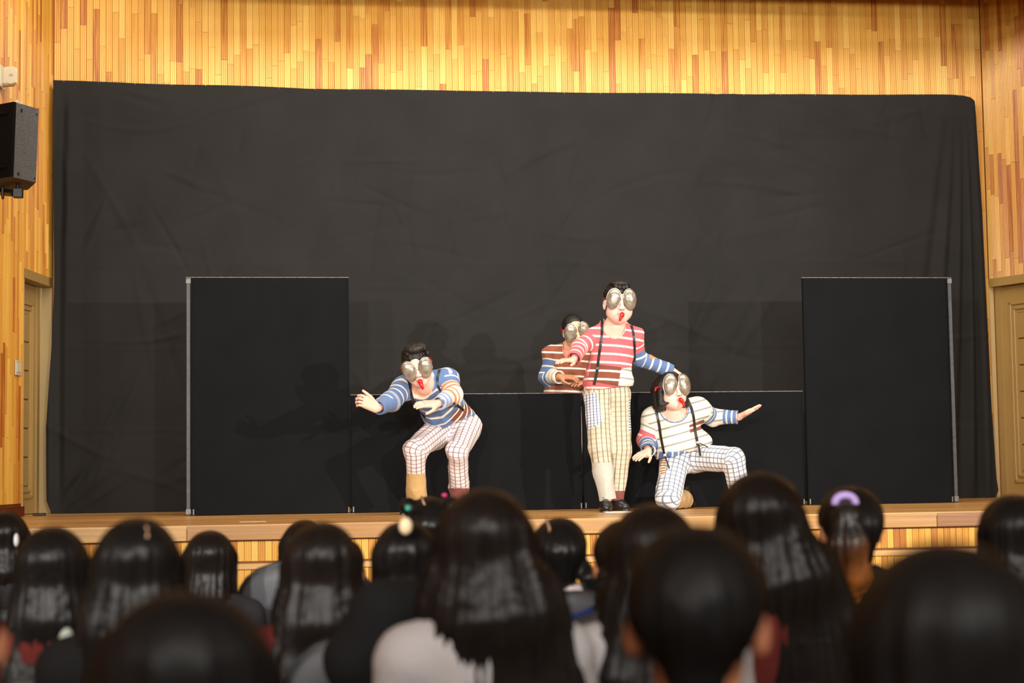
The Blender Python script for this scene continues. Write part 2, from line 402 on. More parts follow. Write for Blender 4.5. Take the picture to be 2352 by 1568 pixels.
a_door, z_head_l = hit(WL, 55.7, 628)
z_head_l2 = hit(WL, 121, 652)[1]; ZH_L = 0.5 * (z_head_l + z_head_l2)
ZH_R = hit(WR, 2265, 652.8)[1]
def recess(Wf, px, py):   # depth of the far jamb: where the leaf line falls
    best = min((abs(proj(Wf(0.0, -r, Wf(0, 0, 2.3)[2]))[0] - px), r) for r in np.linspace(0.03, 0.4, 371)); return best[1]
REC_L = recess(WL, 88.8, 800); REC_R = recess(WR, 2289, 800)
def side_wall(name, Wf, a_open, zh, rec, rz, a_end, sgn, seed, a_vis):
    root = MB()
    root.box((a_open, -0.25, 0), (a_end, -0.013, TOP), Wf).box((-0.15, -0.5, zh + 0.045), (a_open, -0.013, TOP), Wf)
    wobj = root.build(name, backing); tag(wobj, kind='structure')
    # strips: over the door, then beside it down to the baseboard
    P = lambda a, z: Wf(a, -0.013, z)
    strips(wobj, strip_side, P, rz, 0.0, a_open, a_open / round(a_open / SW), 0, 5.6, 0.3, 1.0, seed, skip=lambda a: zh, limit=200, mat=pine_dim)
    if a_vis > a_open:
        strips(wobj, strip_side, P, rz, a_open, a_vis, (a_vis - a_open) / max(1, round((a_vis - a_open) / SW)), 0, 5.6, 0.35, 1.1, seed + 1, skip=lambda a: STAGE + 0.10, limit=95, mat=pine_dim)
    more = MB(); k = 0
    while a_vis + k * SW < a_end:
        a = a_vis + k * SW; more.box((a, -0.013, 0.12), (a + SW * 0.96, -0.001, TOP), Wf); k += 1
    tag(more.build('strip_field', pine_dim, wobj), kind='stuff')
    return wobj
RZ_L = math.atan2(-math.cos(A_L), -math.sin(A_L)); RZ_R = math.atan2(math.cos(A_R), math.sin(A_R))
def rz_of(Wf):   # strip mesh faces -Y: turn it to the wall's inward normal
    o = np.array(Wf(0, 0, 0)); n = np.array(Wf(0, 1, 0)) - o; return math.atan2(n[1], n[0]) + math.pi / 2
wall_left = side_wall('wall_left', WL, a_door, ZH_L, REC_L, rz_of(WL), 17.0, 1, 21, a_door + 1.25)
wall_right = side_wall('wall_right', WR, 1.02, ZH_R, REC_R, rz_of(WR), 17.0, -1, 31, 1.02)
bb = MB().box((a_door + 0.004, -0.012, STAGE + 0.001), (a_door + 4.0, 0.016, hit(WL, 50, 1162.5)[1]), WL, 0.0).build('baseboard_left', brown_base); tag(bb, kind='structure')

def door(name, Wf, a1, zh, rec, label_hand):
    root = MB().box((0.075, -rec - 0.045, STAGE + 0.006), (a1 - 0.02, -rec, zh - 0.035), Wf).build(name, olive); tag(root, kind='structure')
    jb = MB().box((-0.02, -rec - 0.05, STAGE + 0.001), (0.004, -0.004, zh - 0.0), Wf).build('jamb', cream_paint, root)
    MB().box((-0.006, -rec - 0.03, STAGE + 0.001), (0.078, -rec + 0.012, zh - 0.03), Wf).build('frame_stile', olive, root)
    MB().box((a1 - 0.02, -rec - 0.05, STAGE + 0.001), (a1, -0.004, zh), Wf).build('jamb', cream_paint, root)
    MB().box((0.0, -rec - 0.05, zh - 0.03), (a1, 0.0, zh + 0.045), Wf).build('header', olive, root)
    a0, a2, z0, z2 = 0.175, a1 - 0.12, STAGE + 0.13, zh - 0.18
    for nm, b in (('moulding', [(a0, z0, a0 + 0.028, z2), (a2 - 0.028, z0, a2, z2), (a0, z0, a2, z0 + 0.028), (a0, z2 - 0.028, a2, z2)]),
                  ('moulding', [(a0 + 0.05, z0 + 0.05, a0 + 0.072, z2 - 0.05), (a2 - 0.072, z0 + 0.05, a2 - 0.05, z2 - 0.05), (a0 + 0.05, z0 + 0.05, a2 - 0.05, z0 + 0.072), (a0 + 0.05, z2 - 0.072, a2 - 0.05, z2 - 0.05)])):
        m = MB()
        for x0, y0, x1, y1 in b: m.box((x0, -rec - 0.005, y0), (x1, -rec + 0.014, y1), Wf, 0.004)
        m.build(nm, olive, root)
    n = 6; za, zb = z0 + 0.10, z2 - 0.10; hgt = (zb - za) / n
    MB().box((a0 + 0.10, -rec - 0.002, za), (a2 - 0.10, -rec + 0.001, zb), Wf).build('panel_backing', olive_dark, root)
    for i in range(n):
        MB().box((a0 + 0.10, -rec - 0.004, za + hgt * i + 0.006), (a2 - 0.10, -rec + 0.010, za + hgt * (i + 1) - 0.006), Wf, 0.003).build('door_panel', olive, root)
    return root
door('door_1', WL, a_door, ZH_L, REC_L, 'left'); door('door_2', WR, 1.02, ZH_R, REC_R, 'right')

# stage: floor, lip, two tiers of fluted facing with a ledge between
stage_floor = MB().add([WL(-0.3, -0.6, STAGE), WL(3.9, -0.6, STAGE), (0, Y_LIP + 0.02, STAGE), WR(4.3, -0.6, STAGE), WR(-0.3, -0.6, STAGE)] , []).v
sf = MB()
yb = Y_WALL + 0.3; xa, xb = XL - 1.6, XR + 2.4
nrow = 34; yy = np.linspace(Y_LIP - 0.004, yb, nrow + 1)
root_sf = MB().box((xa, Y_LIP + 0.14, 0.02), (xb, yb, STAGE - 0.022)).build('stage_floor', backing); tag(root_sf, kind='structure')
rr = random.Random(4)
for i in range(nrow):
    x = xa + rr.uniform(0, 1.2); cuts = [xa]
    while x < xb: cuts.append(x); x += rr.uniform(1.4, 2.6)
    cuts.append(xb)
    for c0, c1 in zip(cuts[:-1], cuts[1:]):
        if c1 - c0 < 0.05: continue
        MB().box((c0 + 0.0008, yy[i] + 0.0006, STAGE - 0.022), (c1 - 0.0008, yy[i + 1] - 0.0006, STAGE)).build('plank', oak_floor, root_sf)
trim_lip = MB().box((xa, Y_LIP + 0.012, STAGE - 0.10), (xb, Y_LIP + 0.05, STAGE - 0.024)).build('trim_1', backing); tag(trim_lip, kind='structure')
xj = at(1315, 1200, Y=Y_LIP)[0]; js = [xj + k * 2.42 for k in range(-4, 4)]
for c0, c1 in zip(js[:-1], js[1:]):
    MB().box((max(c0, xa) + 0.001, Y_LIP - 0.006, STAGE - 0.096), (min(c1, xb) - 0.001, Y_LIP + 0.012, STAGE - 0.004), None, 0.003).build('lip_board', lip_wood, trim_lip)
front = MB().box((xa, Y_LIP + 0.062, 0.0), (xb, Y_LIP + 0.12, STAGE - 0.03)).build('wall_front', backing); tag(front, kind='structure')
FW = 0.043
fstrip = strip_mesh(FW, 3, 0.006, 'facing_strip'); fstrip.materials.append(pine_front)
xl2, xr2 = at(20, 1260, Y=Y_LIP)[0], at(2330, 1240, Y=Y_LIP)[0]
nfx = int((xr2 - xl2) / FW)
zt = [(STAGE - 0.23, STAGE - 0.098), (0.0, STAGE - 0.282)]
for z0, z1 in zt:
    for i in range(nfx):
        if i * 2 > 600: break
        o = link('facing_strip', fstrip, None, front); o.location = (xl2 + FW * (i + 0.5), Y_LIP + 0.062, z0); o.scale = (0.975, rr.uniform(0.85, 1.05), z1 - z0)
    mm = MB()
    for x0, x1 in ((xa, xl2), (xl2 + FW * nfx, xb)):
        x = x0
        while x < x1 - 0.01: mm.box((x, Y_LIP + 0.053, z0), (min(x + FW * 0.96, x1), Y_LIP + 0.062, z1)); x += FW
    tag(mm.build('facing_strip_field', pine_front, front), kind='stuff')
led = MB().box((xa, Y_LIP + 0.030, STAGE - 0.281), (xb, Y_LIP + 0.064, STAGE - 0.243), None, 0.004).build('trim_2', lip_wood); tag(led, kind='structure')
hall = MB().box((-9, -6, -0.1), (13, Y_LIP + 0.1, 0.0)).build('floor', hall_floor_m); tag(hall, kind='structure')
ceil = MB().box((-9, -6, TOP), (13, Y_WALL + 0.3, TOP + 0.1)).build('ceiling', ceil_m); tag(ceil, kind='structure')
sof = MB().box((XL + 0.9, Y_WALL - 1.35, 5.07), (XR + 1.2, Y_WALL - 1.15, TOP)).build('trim_3', backing); tag(sof, kind='structure')

# ------------------------------------------------------------------ black backdrop
def interp(v, xs, ys): return np.interp(v, xs, ys)
def backdrop():
    nu, nv = 430, 200
    U, V = np.meshgrid(np.linspace(0, 1, nu), np.linspace(0, 1, nv))
    yk = np.array([184, 300, 640, 800, 985, 1150, 1180]); xk = np.array([122, 123, 125, 119, 106, 107, 119])
    yr = np.array([222, 240, 480, 640, 950, 1100, 1125, 1143]); xr = np.array([2237, 2240, 2258, 2266, 2281, 2291, 2295, 2289])
    yT = interp(U, [0, .18, .28, .39, .5, .8, .93, .975, .988, .996, 1], [184, 195, 203, 207, 211, 216, 217, 218, 220, 224, 232]); yB = interp(U, [0, .15, .5, .9, 1], [1180, 1175, 1162, 1147, 1143])
    py = yT + (yB - yT) * V
    xl = interp(py, yk, xk); xrr = interp(py, yr, xr); px = xl + (xrr - xl) * U
    D = np.zeros_like(px); rs = np.random.RandomState(11)
    for _ in range(12):
        k = rs.uniform(0.004, 0.02); D += 0.006 * np.sin(px * k + rs.uniform(0, 6) + 0.002 * py * rs.normal())
    for _ in range(260):     # creases left from folding
        cx, cy = rs.uniform(150, 2200), rs.uniform(230, 1150); L = rs.uniform(30, 150); th = rs.choice([rs.uniform(-0.5, 0.5), rs.uniform(0.9, 2.2)]); wd = rs.uniform(3, 9)
        dx, dy = px - cx, py - cy; a = dx * math.cos(th) + dy * math.sin(th); b = -dx * math.sin(th) + dy * math.cos(th) + 0.0012 * a * a * rs.normal() * 0.5
        D += rs.uniform(-0.016, 0.016) * np.exp(-(a / L) ** 2 - (b / wd) ** 2)
    def fold(p0, p1, wd, amp, bow=0.0):
        (x0, y0), (x1, y1) = p0, p1; L = math.hypot(x1 - x0, y1 - y0); c, s_ = (x1 - x0) / L, (y1 - y0) / L
        a = (px - x0) * c + (py - y0) * s_; b = -(px - x0) * s_ + (py - y0) * c + bow * np.sin(np.clip(a / L, 0, 1) * math.pi)
        e = 1 / (1 + np.exp(-np.clip(a / 18, -30, 30))) / (1 + np.exp(np.clip((a - L) / 18, -30, 30)))
        return amp * e * np.exp(-(b / wd) ** 2)
    for (x1, w_, am) in ((2030, 16, .020), (2075, 14, -.022), (2115, 15, .030), (2150, 12, -.03), (2180, 12, .036), (2208, 9, -.036), (2232, 9, .04), (2254, 7, -.04), (2272, 7, .04)):
        D += fold((2228 - (2270 - x1) * 0.25, 250), (x1, 1135), w_, am, 6)
    for (x1, w_, am) in ((128, 8, .03), (146, 9, -.026), (165, 10, .022), (195, 14, -.012), (240, 16, .012)):
        D += fold((x1 - 2, 240), (x1 - (260 - x1) * 0.1, 1150), w_, am, -4)
    for p0, p1, w_, am in (((300, 870), (150, 1165), 9, -.02), ((330, 840), (215, 1130), 8, .016), ((210, 1070), (125, 1160), 7, -.02), ((230, 1100), (140, 1172), 6, .02), ((290, 1100), (180, 1170), 7, .014), ((330, 640), (420, 900), 10, -.010), ((310, 640), (360, 880), 8, .010),
                            ((1760, 640), (1600, 980), 9, -.010), ((1800, 650), (1640, 880), 10, .010), ((1720, 620), (1500, 900), 12, -.008), ((2150, 240), (1980, 290), 7, .010), ((280, 205), (400, 230), 6, .010), ((300, 222), (360, 240), 5, -.010)):
        D += fold(p0, p1, w_, am)
    for ys in (605, 797, 985):   # stitched seams across the cloth
        D += 0.004 * np.exp(-((py - ys + (px - 1176) * 0.004) / 3.0) ** 2)
    for xs in (1168, 648, 1690):
        D += 0.003 * np.exp(-((px - xs) / 3.0) ** 2)
    P = np.array([at(a, b, Y=Y_CUR) for a, b in zip(px.ravel(), py.ravel())])
    P[:, 1] -= np.clip(D.ravel(), -0.06, 0.09)
    base = np.array([P[:, 0].mean(), Y_CUR, STAGE]); P -= base
    P[:, 2] = np.maximum(P[:, 2], 0.002)
    I = np.arange(nu * nv).reshape(nv, nu); Q = np.stack([I[1:, :-1].ravel(), I[1:, 1:].ravel(), I[:-1, 1:].ravel(), I[:-1, :-1].ravel()], 1)
    o = link('stage_curtain', mesh('stage_curtain', P, Q, True), cloth_black, loc=base)
    tag(o, 'wide black cloth backdrop with folds hung across the wood wall behind the stage', 'curtain')
    me = None
    for u in list(np.linspace(0.012, 0.985, 26)):   # hanging pins along the top hem
        j = int(u * (nu - 1)); p = P[j]
        if me is None: me = MB().box((-0.003, -0.005, -0.004), (0.003, 0.0, 0.004), None, 0.001).build('pin', worn_metal, o)
        q = me if u < 0.02 else link('pin', me.data, None, o)
        q.location = (p[0], p[1] - 0.001, p[2] - 0.008)
    return o
backdrop()

# ------------------------------------------------------------------ black flats
def panel(px0, px1, ytop, hgt, label, post=None, name='stage_flat'):
    b0 = at(px0, 1180, Y=Y_PAN); b1 = at(px1, 1165, Y=Y_PAN)
    x0, x1 = b0[0], b1[0]; w_ = x1 - x0; base = ((x0 + x1) / 2, Y_PAN, STAGE)
    root = empty(name, base); tag(root, label, 'stage flat', 'black flats standing on the stage')
    h2 = w_ / 2
    l, r = -h2 + 0.004, h2 - 0.004
    if post == 'left': l += 0.036
    if post == 'right': r -= 0.036
    MB().box((l, 0.0, 0.004), (r, 0.03, hgt - 0.004), None, 0.003).build('board', flat_black, root)
    MB().box((-h2 + 0.002, -0.002, hgt - 0.004), (h2 - 0.002, 0.034, hgt)).build('top_edge', worn_edge, root)
    if post:
        s = -1 if post == 'left' else 1; e = s * h2
        lo, hi = sorted((e - s * 0.002, e - s * 0.034))
        MB().box((lo, -0.006, 0.0), (hi, 0.05, hgt - 0.002), None, 0.004).build('post', flat_edge, root)
        for z in (0.012, hgt - 0.05):
            MB().box((lo - 0.003, -0.010, z), (hi + 0.003, 0.0, z + 0.04), None, 0.002).build('corner_bracket', worn_metal, root)
    e0, e1 = (l, r)
    for x in (e0 + 0.006, e1 - 0.012):
        MB().box((x, -0.003, 0.02), (x + 0.006, 0.001, hgt - 0.02)).build('edge_strip', flat_black, root)
    for x in (e0 + 0.010, e1 - 0.016):
        MB().box((x, -0.006, 0.006), (x + 0.012, 0.0, 0.05), None, 0.002).build('foot_bolt', worn_metal, root)
    # braces that hold it up from behind
    MB().tube([(0, 0.035, hgt * 0.7), (0, 0.5, 0.012)], 0.012).tube([(0, 0.03, 0.012), (0, 0.5, 0.012)], 0.012).build('rear_brace', black_metal, root)
    return root
panel(427, 805.5, 636, 1.80, 'tall black flat at the stage end near the wall loudspeaker', 'left')
panel(806, 1339.5, 903, 0.90, 'low black flat behind the man in the blue striped sweater')
panel(1340.5, 1851, 900, 0.90, 'low black flat behind the kneeling performer in cream')
panel(1856, 2202, 637, 1.80, 'tall black flat at the stage end beside the gathered curtain folds', 'right')

# ------------------------------------------------------------------ things on the walls and the floor
def wall_detector():
    a, z = hit(WL, 20, 181, 0.05)
    base = WL(a, 0, z); root = empty('wall_antenna', base); tag(root, 'ivory plastic wall antenna box above the black loudspeaker', 'antenna')
    rel = lambda x, n, zz: tuple(np.array(WL(a + x, n, z + zz)) - np.array(base))
    a2 = hit(WL, 13, 181, 0.0)[0]
    q0 = np.array(at(2, 158, d=13.2)); 
    # wall plate and a body with a rounded face turned towards the hall
    MB().box((0.05, 0.0, -0.085), (0.14, 0.030, 0.085), rel, 0.006).build('wall_plate', plastic_white, root)
    n_ = 0.03; e = np.array(rel(0.06, 0.03, 0)); c = Vector((1, -0.30, 0)).normalized()
    def fr(x, y, zz):   # body frame: x to the right along the face, y away from the hall
        return (e[0] + x * c[0] - y * c[1] * -1, e[1] + x * c[1] + y * c[0], zz)
    MB().box((-0.02, -0.045, -0.072), (0.105, 0.045, 0.072), fr, 0.016).build('body', plastic_white, root)
    V = [fr(0.052, -0.050, 0)] + [fr(0.052 + 0.048 * math.cos(t), -0.0475, 0.064 * math.sin(t)) for t in np.linspace(0, 2 * math.pi, 33)[:-1]]
    link('round_cover', mesh('round_cover', V, [(0, 1 + (i + 1) % 32, 1 + i) for i in range(32)], True), plastic_white, root)
    MB().box((0.040, -0.0515, 0.004), (0.068, -0.0495, 0.011), fr).box((0.036, -0.0515, -0.005), (0.072, -0.0495, -0.001), fr).build('printed_mark', grey_print, root)
    MB().tube([fr(-0.01, 0.0, -0.07), fr(-0.002, 0.0, -0.09), fr(0.012, 0.0, -0.092)], 0.005).build('cable_gland', plastic_white, root)
wall_detector()

def loudspeaker():
    d = 11.3
    p = lambda x, y, dd=d: np.array(at(x, y, d=dd))
    base = p(20, 330); root = empty('loudspeaker', base); tag(root, 'black textured loudspeaker on a bracket by the wood wall', 'loudspeaker')
    top, bot = 233.5, 405.5
    A0, A1 = p(32, top), p(25.5, bot); B0, B1 = p(89, 237.5, d + .24), p(82.5, 407, d + .24); B1[2] = A1[2] + 0.0; B0[2] = A0[2]
    D0, D1 = p(-62, top + 4, d + .22), p(-66, bot, d + .22); D0[2] = A0[2]; D1[2] = A1[2]
    E0, E1 = p(70, 250, d + .55), p(64, 407, d + .55); E0[2] = A0[2]; E1[2] = A1[2]
    G0, G1 = p(-50, 250, d + .55), p(-50, 407, d + .55); G0[2] = A0[2]; G1[2] = A1[2]
    pts = [D1, A1, B1, E1, G1, D0, A0, B0, E0, G0]
    m = MB(); m.add(pts, [(4, 3, 2, 1, 0), (5, 6, 7, 8, 9), (1, 2, 7, 6), (2, 3, 8, 7), (3, 4, 9, 8), (4, 0, 5, 9)])
    m.build('cabinet', spk_paint, root, base=base)
    # dark front with its two handle slots
    nf = np.cross(A1 - D1, D0 - D1); nf /= np.linalg.norm(nf)
    if nf[1] > 0: nf = -nf
    MB().hexa([D1 + nf * .004, A1 + nf * .004, A1 - nf * 0.02, D1 - nf * 0.02, D0 + nf * .004, A0 + nf * .004, A0 - nf * 0.02, D0 - nf * 0.02]).build('front_baffle', spk_dark, root, base=base)
    for yv in (255, 378.5):
        t = (yv - top) / (bot - top); q = A0 + (A1 - A0) * t; dv = (D0 - A0); dv /= np.linalg.norm(dv)
        k0, k1 = q + dv * 0.045 + nf * .004, q + dv * 0.33 + nf * .004; u = np.array([0, 0, .011])
        MB().hexa([k1 - u, k0 - u, k0 - u + nf * .006, k1 - u + nf * .006, k1 + u, k0 + u, k0 + u + nf * .006, k1 + u + nf * .006]).build('handle_slot', spk_dark, root, base=base)
    ns = np.cross(B1 - A1, A0 - A1); ns /= np.linalg.norm(ns)
    if ns[1] > 0: ns = -ns
    for (u, v) in ((.31, .085), (.28, .94), (.92, .08), (.93, .95)):
        q = A0 + (B0 - A0) * u + (A1 - A0) * v
        r_ = 0.011 if u < .5 else 0.006
        MB().tube([q - ns * .002, q + ns * .004, q + ns * .0045], [r_, r_, r_ * .6], 14).build('screw', black_metal, root, base=base)
    # bracket: spigot, swivel block, arm back to the wall
    c = p(41, 406, d + .26); c[2] = A1[2] - 0.001
    MB().tube([c, c - np.array([0, 0, .055])], 0.013, 12).build('spigot', black_metal, root, base=base)
    MB().box((-0.030, -0.028, -0.10), (0.034, 0.03, -0.035), lambda x, y, z: (c[0] + x, c[1] + y, c[2] + z), 0.005).build('swivel_block', black_metal, root, base=base)
    al, zw = hit(WL, -75, 433); we = np.array(WL(al, 0.0, zw)); wv = c + np.array([-0.03, 0, -0.068])
    MB().tube([wv, we], 0.024, 4).build('wall_arm', black_metal, root, base=base)
    k = c + np.array([-0.095, -0.02, -0.068])
    MB().tube([k + np.array([0, 0, -.045]), k + np.array([0, 0, -.03]), k + np.array([0, 0, .035]), k + np.array([0, 0, .045])], [0.006, 0.010, 0.010, 0.006], 10).build('clamp_knob', black_metal, root, base=base)
    MB().box((-0.02, -0.004, -0.09), (0.03, 0.004, 0.09), lambda x, y, z: tuple(we + np.array([x, y, z]))).build('wall_plate', black_metal, root, base=base)
loudspeaker()
def rosette():
    a, z = hit(WL, 48, 241, 0.03); b = WL(a, 0, z); root = empty('ceiling_rose', b)
    tag(root, 'white scalloped rosette on the wood wall behind the loudspeaker top', 'rosette')
    rel = lambda x, n, zz: tuple(np.array(WL(a + x, n, z + zz)) - np.array(b))
    V = [rel(0, .022, 0)] + [rel(0.055 * (1 + .09 * math.cos(9 * t)) * math.cos(t), 0.012, 0.034 * (1 + .09 * math.cos(9 * t)) * math.sin(t)) for t in np.linspace(0, 2 * math.pi, 73)[:-1]]
    V += [rel(0.06 * (1 + .09 * math.cos(9 * t)) * math.cos(t), 0.0, 0.038 * (1 + .09 * math.cos(9 * t)) * math.sin(t)) for t in np.linspace(0, 2 * math.pi, 73)[:-1]]
    F = [(0, 1 + i, 1 + (i + 1) % 72) for i in range(72)] + [(1 + i, 73 + i, 73 + (i + 1) % 72, 1 + (i + 1) % 72) for i in range(72)]
    link('scalloped_rim', mesh('rosette', V, F), plastic_white, root)
    MB().tube([rel(0, .02, 0), rel(0, .05, 0)], 0.018, 12).build('hub', plastic_white, root)
rosette()
def light_switch():
    a, z = hit(WL, 40, 845); b = WL(a, 0, z); root = empty('light_switch', b); tag(root, 'small white light switch on the wood wall beside the olive door', 'switch')
    rel = lambda x, n, zz: tuple(np.array(WL(a + x, n, z + zz)) - np.array(b))
    MB().box((-0.07, 0.0, -0.06), (0.07, 0.012, 0.06), rel, 0.004).build('plate', plastic_white, root)
    for x in (-0.03, 0.03): MB().box((x - 0.022, 0.012, -0.035), (x + 0.022, 0.018, 0.035), rel, 0.003).build('rocker', plastic_white, root)
light_switch()
def floor_bits():
    q = at(1418, 1176.5, z=STAGE); 
    o = MB().box((-0.095, -0.05, 0), (0.10, 0.05, 0.006), None, 0.002).build('marker_card', white_tape, loc=(q[0], q[1], STAGE + 0.0005)); tag(o, 'thin white card lying on the stage at the standing man’s shoe', 'card')
    q = at(581, 1198, z=STAGE)
    o = MB().box((-0.085, -0.02, 0), (0.085, 0.02, 0.0012)).build('floor_tape', white_tape, loc=(q[0], q[1], STAGE + 0.0003)); tag(o, 'strip of pale tape on the stage edge before the tall flat', 'tape')
    a, _ = hit(WL, 66, 1186, 0.02); p = WL(a + 0.05, 0.12, STAGE)
    o = MB().box((-0.05, -0.025, 0), (0.05, 0.025, 0.022), None, 0.006).build('door_stop', black_metal, loc=p); tag(o, 'black door stop on the stage floor before the olive door', 'door stop')
floor_bits()

# ------------------------------------------------------------------ performers
def V3(*a): return np.array(a, float)
def hframe(yaw=0, pitch=0, roll=0, toward=-1):
    """Head axes: r = picture right, f = where the face looks, u = up. Degrees."""
    r, f, u = V3(1, 0, 0), V3(0, toward, 0), V3(0, 0, 1)
    def rot(v, ax, a):
        a = math.radians(a); return v * math.cos(a) + np.cross(ax, v) * math.sin(a) + ax * (ax @ v) * (1 - math.cos(a))
    Z = V3(0, 0, 1); r, f = rot(r, Z, yaw), rot(f, Z, yaw)
    ax = np.cross(f, u); f, u = rot(f, ax, pitch), rot(u, ax, pitch)      # positive pitch looks up
    ax = f.copy(); r, u = rot(r, ax, roll), rot(u, ax, roll)
    return r, f, u
class Head:
    def __init__(s, c, fr, k=1.0): s.c = np.asarray(c, float); s.r, s.f, s.u = fr; s.k = k
    def __call__(s, x, y, z): return s.c + (s.r * x + s.f * y + s.u * z) * s.k
    @property
    def M(s): return np.stack([s.r, s.f, s.u], 1)
def add_head(F, H, wide=1.0):
    k, M = H.k, H.M
    E = lambda x, y, z, a, b, c, kk=0.015, sub=False: F.ell(H(x, y, z), np.array([a, b, c]) * k, kk * k, M, sub)
    E(0, -.012, .035, .076 * wide, .094, .086); E(0, .030, -.030, .066 * wide, .064, .082, .03)
    E(0, .062, -.098, .030 * wide, .026, .024, .035); E(0, .036, -.086, .044 * wide, .045, .030, .04)
    for s in (-1, 1):
        E(s * .042 * wide, .052, -.040, .034, .036, .038, .02); E(s * .030, .084, .000, .022, .012, .012, .012, True)
        E(s * .030, .072, .000, .0135, .0135, .0125, .002)
        E(s * .080 * wide, -.008, -.010, .010, .020, .032, .006); E(s * .084 * wide, -.002, -.012, .006, .010, .018, .003, True)
        E(s * .050 * wide, .020, -.066, .022, .035, .024, .03)
        E(s * .012, .106, -.034, .010, .011, .009, .006); E(s * .0085, .113, -.042, .0040, .006, .0035, .002, True)
    F.cap(H(-.034, .086, .026), H(.034, .086, .026), .011 * k, None, .02 * k)
    F.cap(H(0, .092, .008), H(0, .113, -.030), .009 * k, .0135 * k, .008 * k)
    E(0, .094, -.062, .024, .014, .012, .01); E(0, .092, -.078, .021, .014, .011, .008)
    E(0, .112, -.070, .010, .014, .007, .002, True)
def head_color(p, H, base):
    q = (p - H.c) / H.k; x, y, z = q @ H.r, q @ H.f, q @ H.u; col = np.tile(base, (len(p), 1))
    m = ((x / .024) ** 2 + ((z + .070) / .015) ** 2 < 1) & (y > .085); col[m] = col[m] * V3(.93, .66, .66)
    for s in (-1, 1):
        d = np.sqrt((x - s * .030) ** 2 + (z) ** 2); m = (d < .0105) & (y > .076); col[m] = V3(.8, .78, .74); m = (d < .005) & (y > .078); col[m] = V3(.02, .012, .01)
        m = (np.abs(x - s * .032) < .020) & (np.abs(z - .034) < .005) & (y > .07); col[m] = V3(.05, .035, .03)
        d = np.sqrt((x - s * .0085) ** 2 + (z + .043) ** 2); m = (d < .0045) & (y > .1); col[m] = V3(.12, .04, .03)
    return col
def add_hand(F, w, d, n, s, curl=(.3, .3, .35, .4), spread=.10, size=1.0, thumb=.75):
    """Five-fingered hand: w wrist, d towards the fingers, n out of the palm, s towards the thumb."""
    d = np.asarray(d, float); d /= np.linalg.norm(d); n = np.asarray(n, float); n = n - d * (n @ d); n /= np.linalg.norm(n)
    s = np.asarray(s, float); s = s - d * (s @ d) - n * (s @ n); s /= np.linalg.norm(s); z = size
    for o in (-.024, -.008, .008, .024):
        F.cap(w + s * o * .7 * z + d * .012 * z, w + s * o * 1.12 * z + d * .088 * z, .0165 * z, .0135 * z, .012 * z)
    for o, L, r, c, a in ((.031, .072, .0088, curl[0], 1.0), (.0105, .080, .0090, curl[1], .35), (-.0105, .074, .0086, curl[2], -.35), (-.030, .058, .0078, curl[3], -1.05)):
        p = w + s * o * z + d * .090 * z; dd = d + s * spread * a; dd /= np.linalg.norm(dd); an = c * .5
        for fr, rr_ in ((.45, 1.0), (.32, .92), (.23, .82)):
            v = dd * math.cos(an) + n * math.sin(an); q = p + v * L * fr * z; F.cap(p, q, r * rr_ * z, r * rr_ * .93 * z, .0035 * z); p = q; an += c
    b = w + d * .024 * z + s * .026 * z + n * .004 * z; t1 = s * thumb + d * .62 + n * .25; t1 /= np.linalg.norm(t1)
    m1 = b + t1 * .048 * z; t2 = s * (thumb * .55) + d * .85 + n * .2; t2 /= np.linalg.norm(t2); m2 = m1 + t2 * .033 * z; m3 = m2 + (t2 + d * .15) * .022 * z
    F.cap(b, m1, .0155 * z, .0115 * z, .012 * z); F.cap(m1, m2, .0110 * z, .0098 * z, .003 * z); F.cap(m2, m3, .0098 * z, .0082 * z, .003 * z)
def inpoly(x, y, poly):
    c = np.zeros(len(x), bool); j = len(poly) - 1
    for i in range(len(poly)):
        xi, yi = poly[i]; xj_, yj = poly[j]
        c ^= ((yi > y) != (yj > y)) & (x < (xj_ - xi) * (y - yi) / (yj - yi + 1e-9) + xi); j = i
    return c
def bands(col, s, sp, wd, c2, ph=0.0):
    q = np.mod(s + ph, sp); d = np.minimum(q, sp - q); a = np.clip((wd / 2 - d) / 0.003 + .5, 0, 1)[:, None]
    return col * (1 - a) + np.asarray(c2) * a
def finish(F, name, mat, parent, base, colfn, wr=None):
    v, q = F.run()
    if wr: v = wrinkle(v, normals(v, q), *wr)
    me = mesh(name, v - base, q, True); col = colfn(v, normals(v, q)); paint(me, np.clip(col, 0, 1))
    return link(name, me, mat, parent), v, q
PINKSKIN = srgb(236, 186, 166)
FACE = srgb(240, 204, 190)
WHITE = srgb(240, 234, 220)
RED = srgb(214, 104, 112); BLUE = srgb(96, 122, 168); BROWN = srgb(128, 74, 58); CREAM = srgb(236, 228, 212); GREYL = srgb(150, 146, 140)
TAN = srgb(196, 164, 112); ORANGE = srgb(206, 140, 100); REDBROWN = srgb(132, 80, 74); PALEBLUE = srgb(180, 194, 222); STONE = srgb(190, 188, 178)

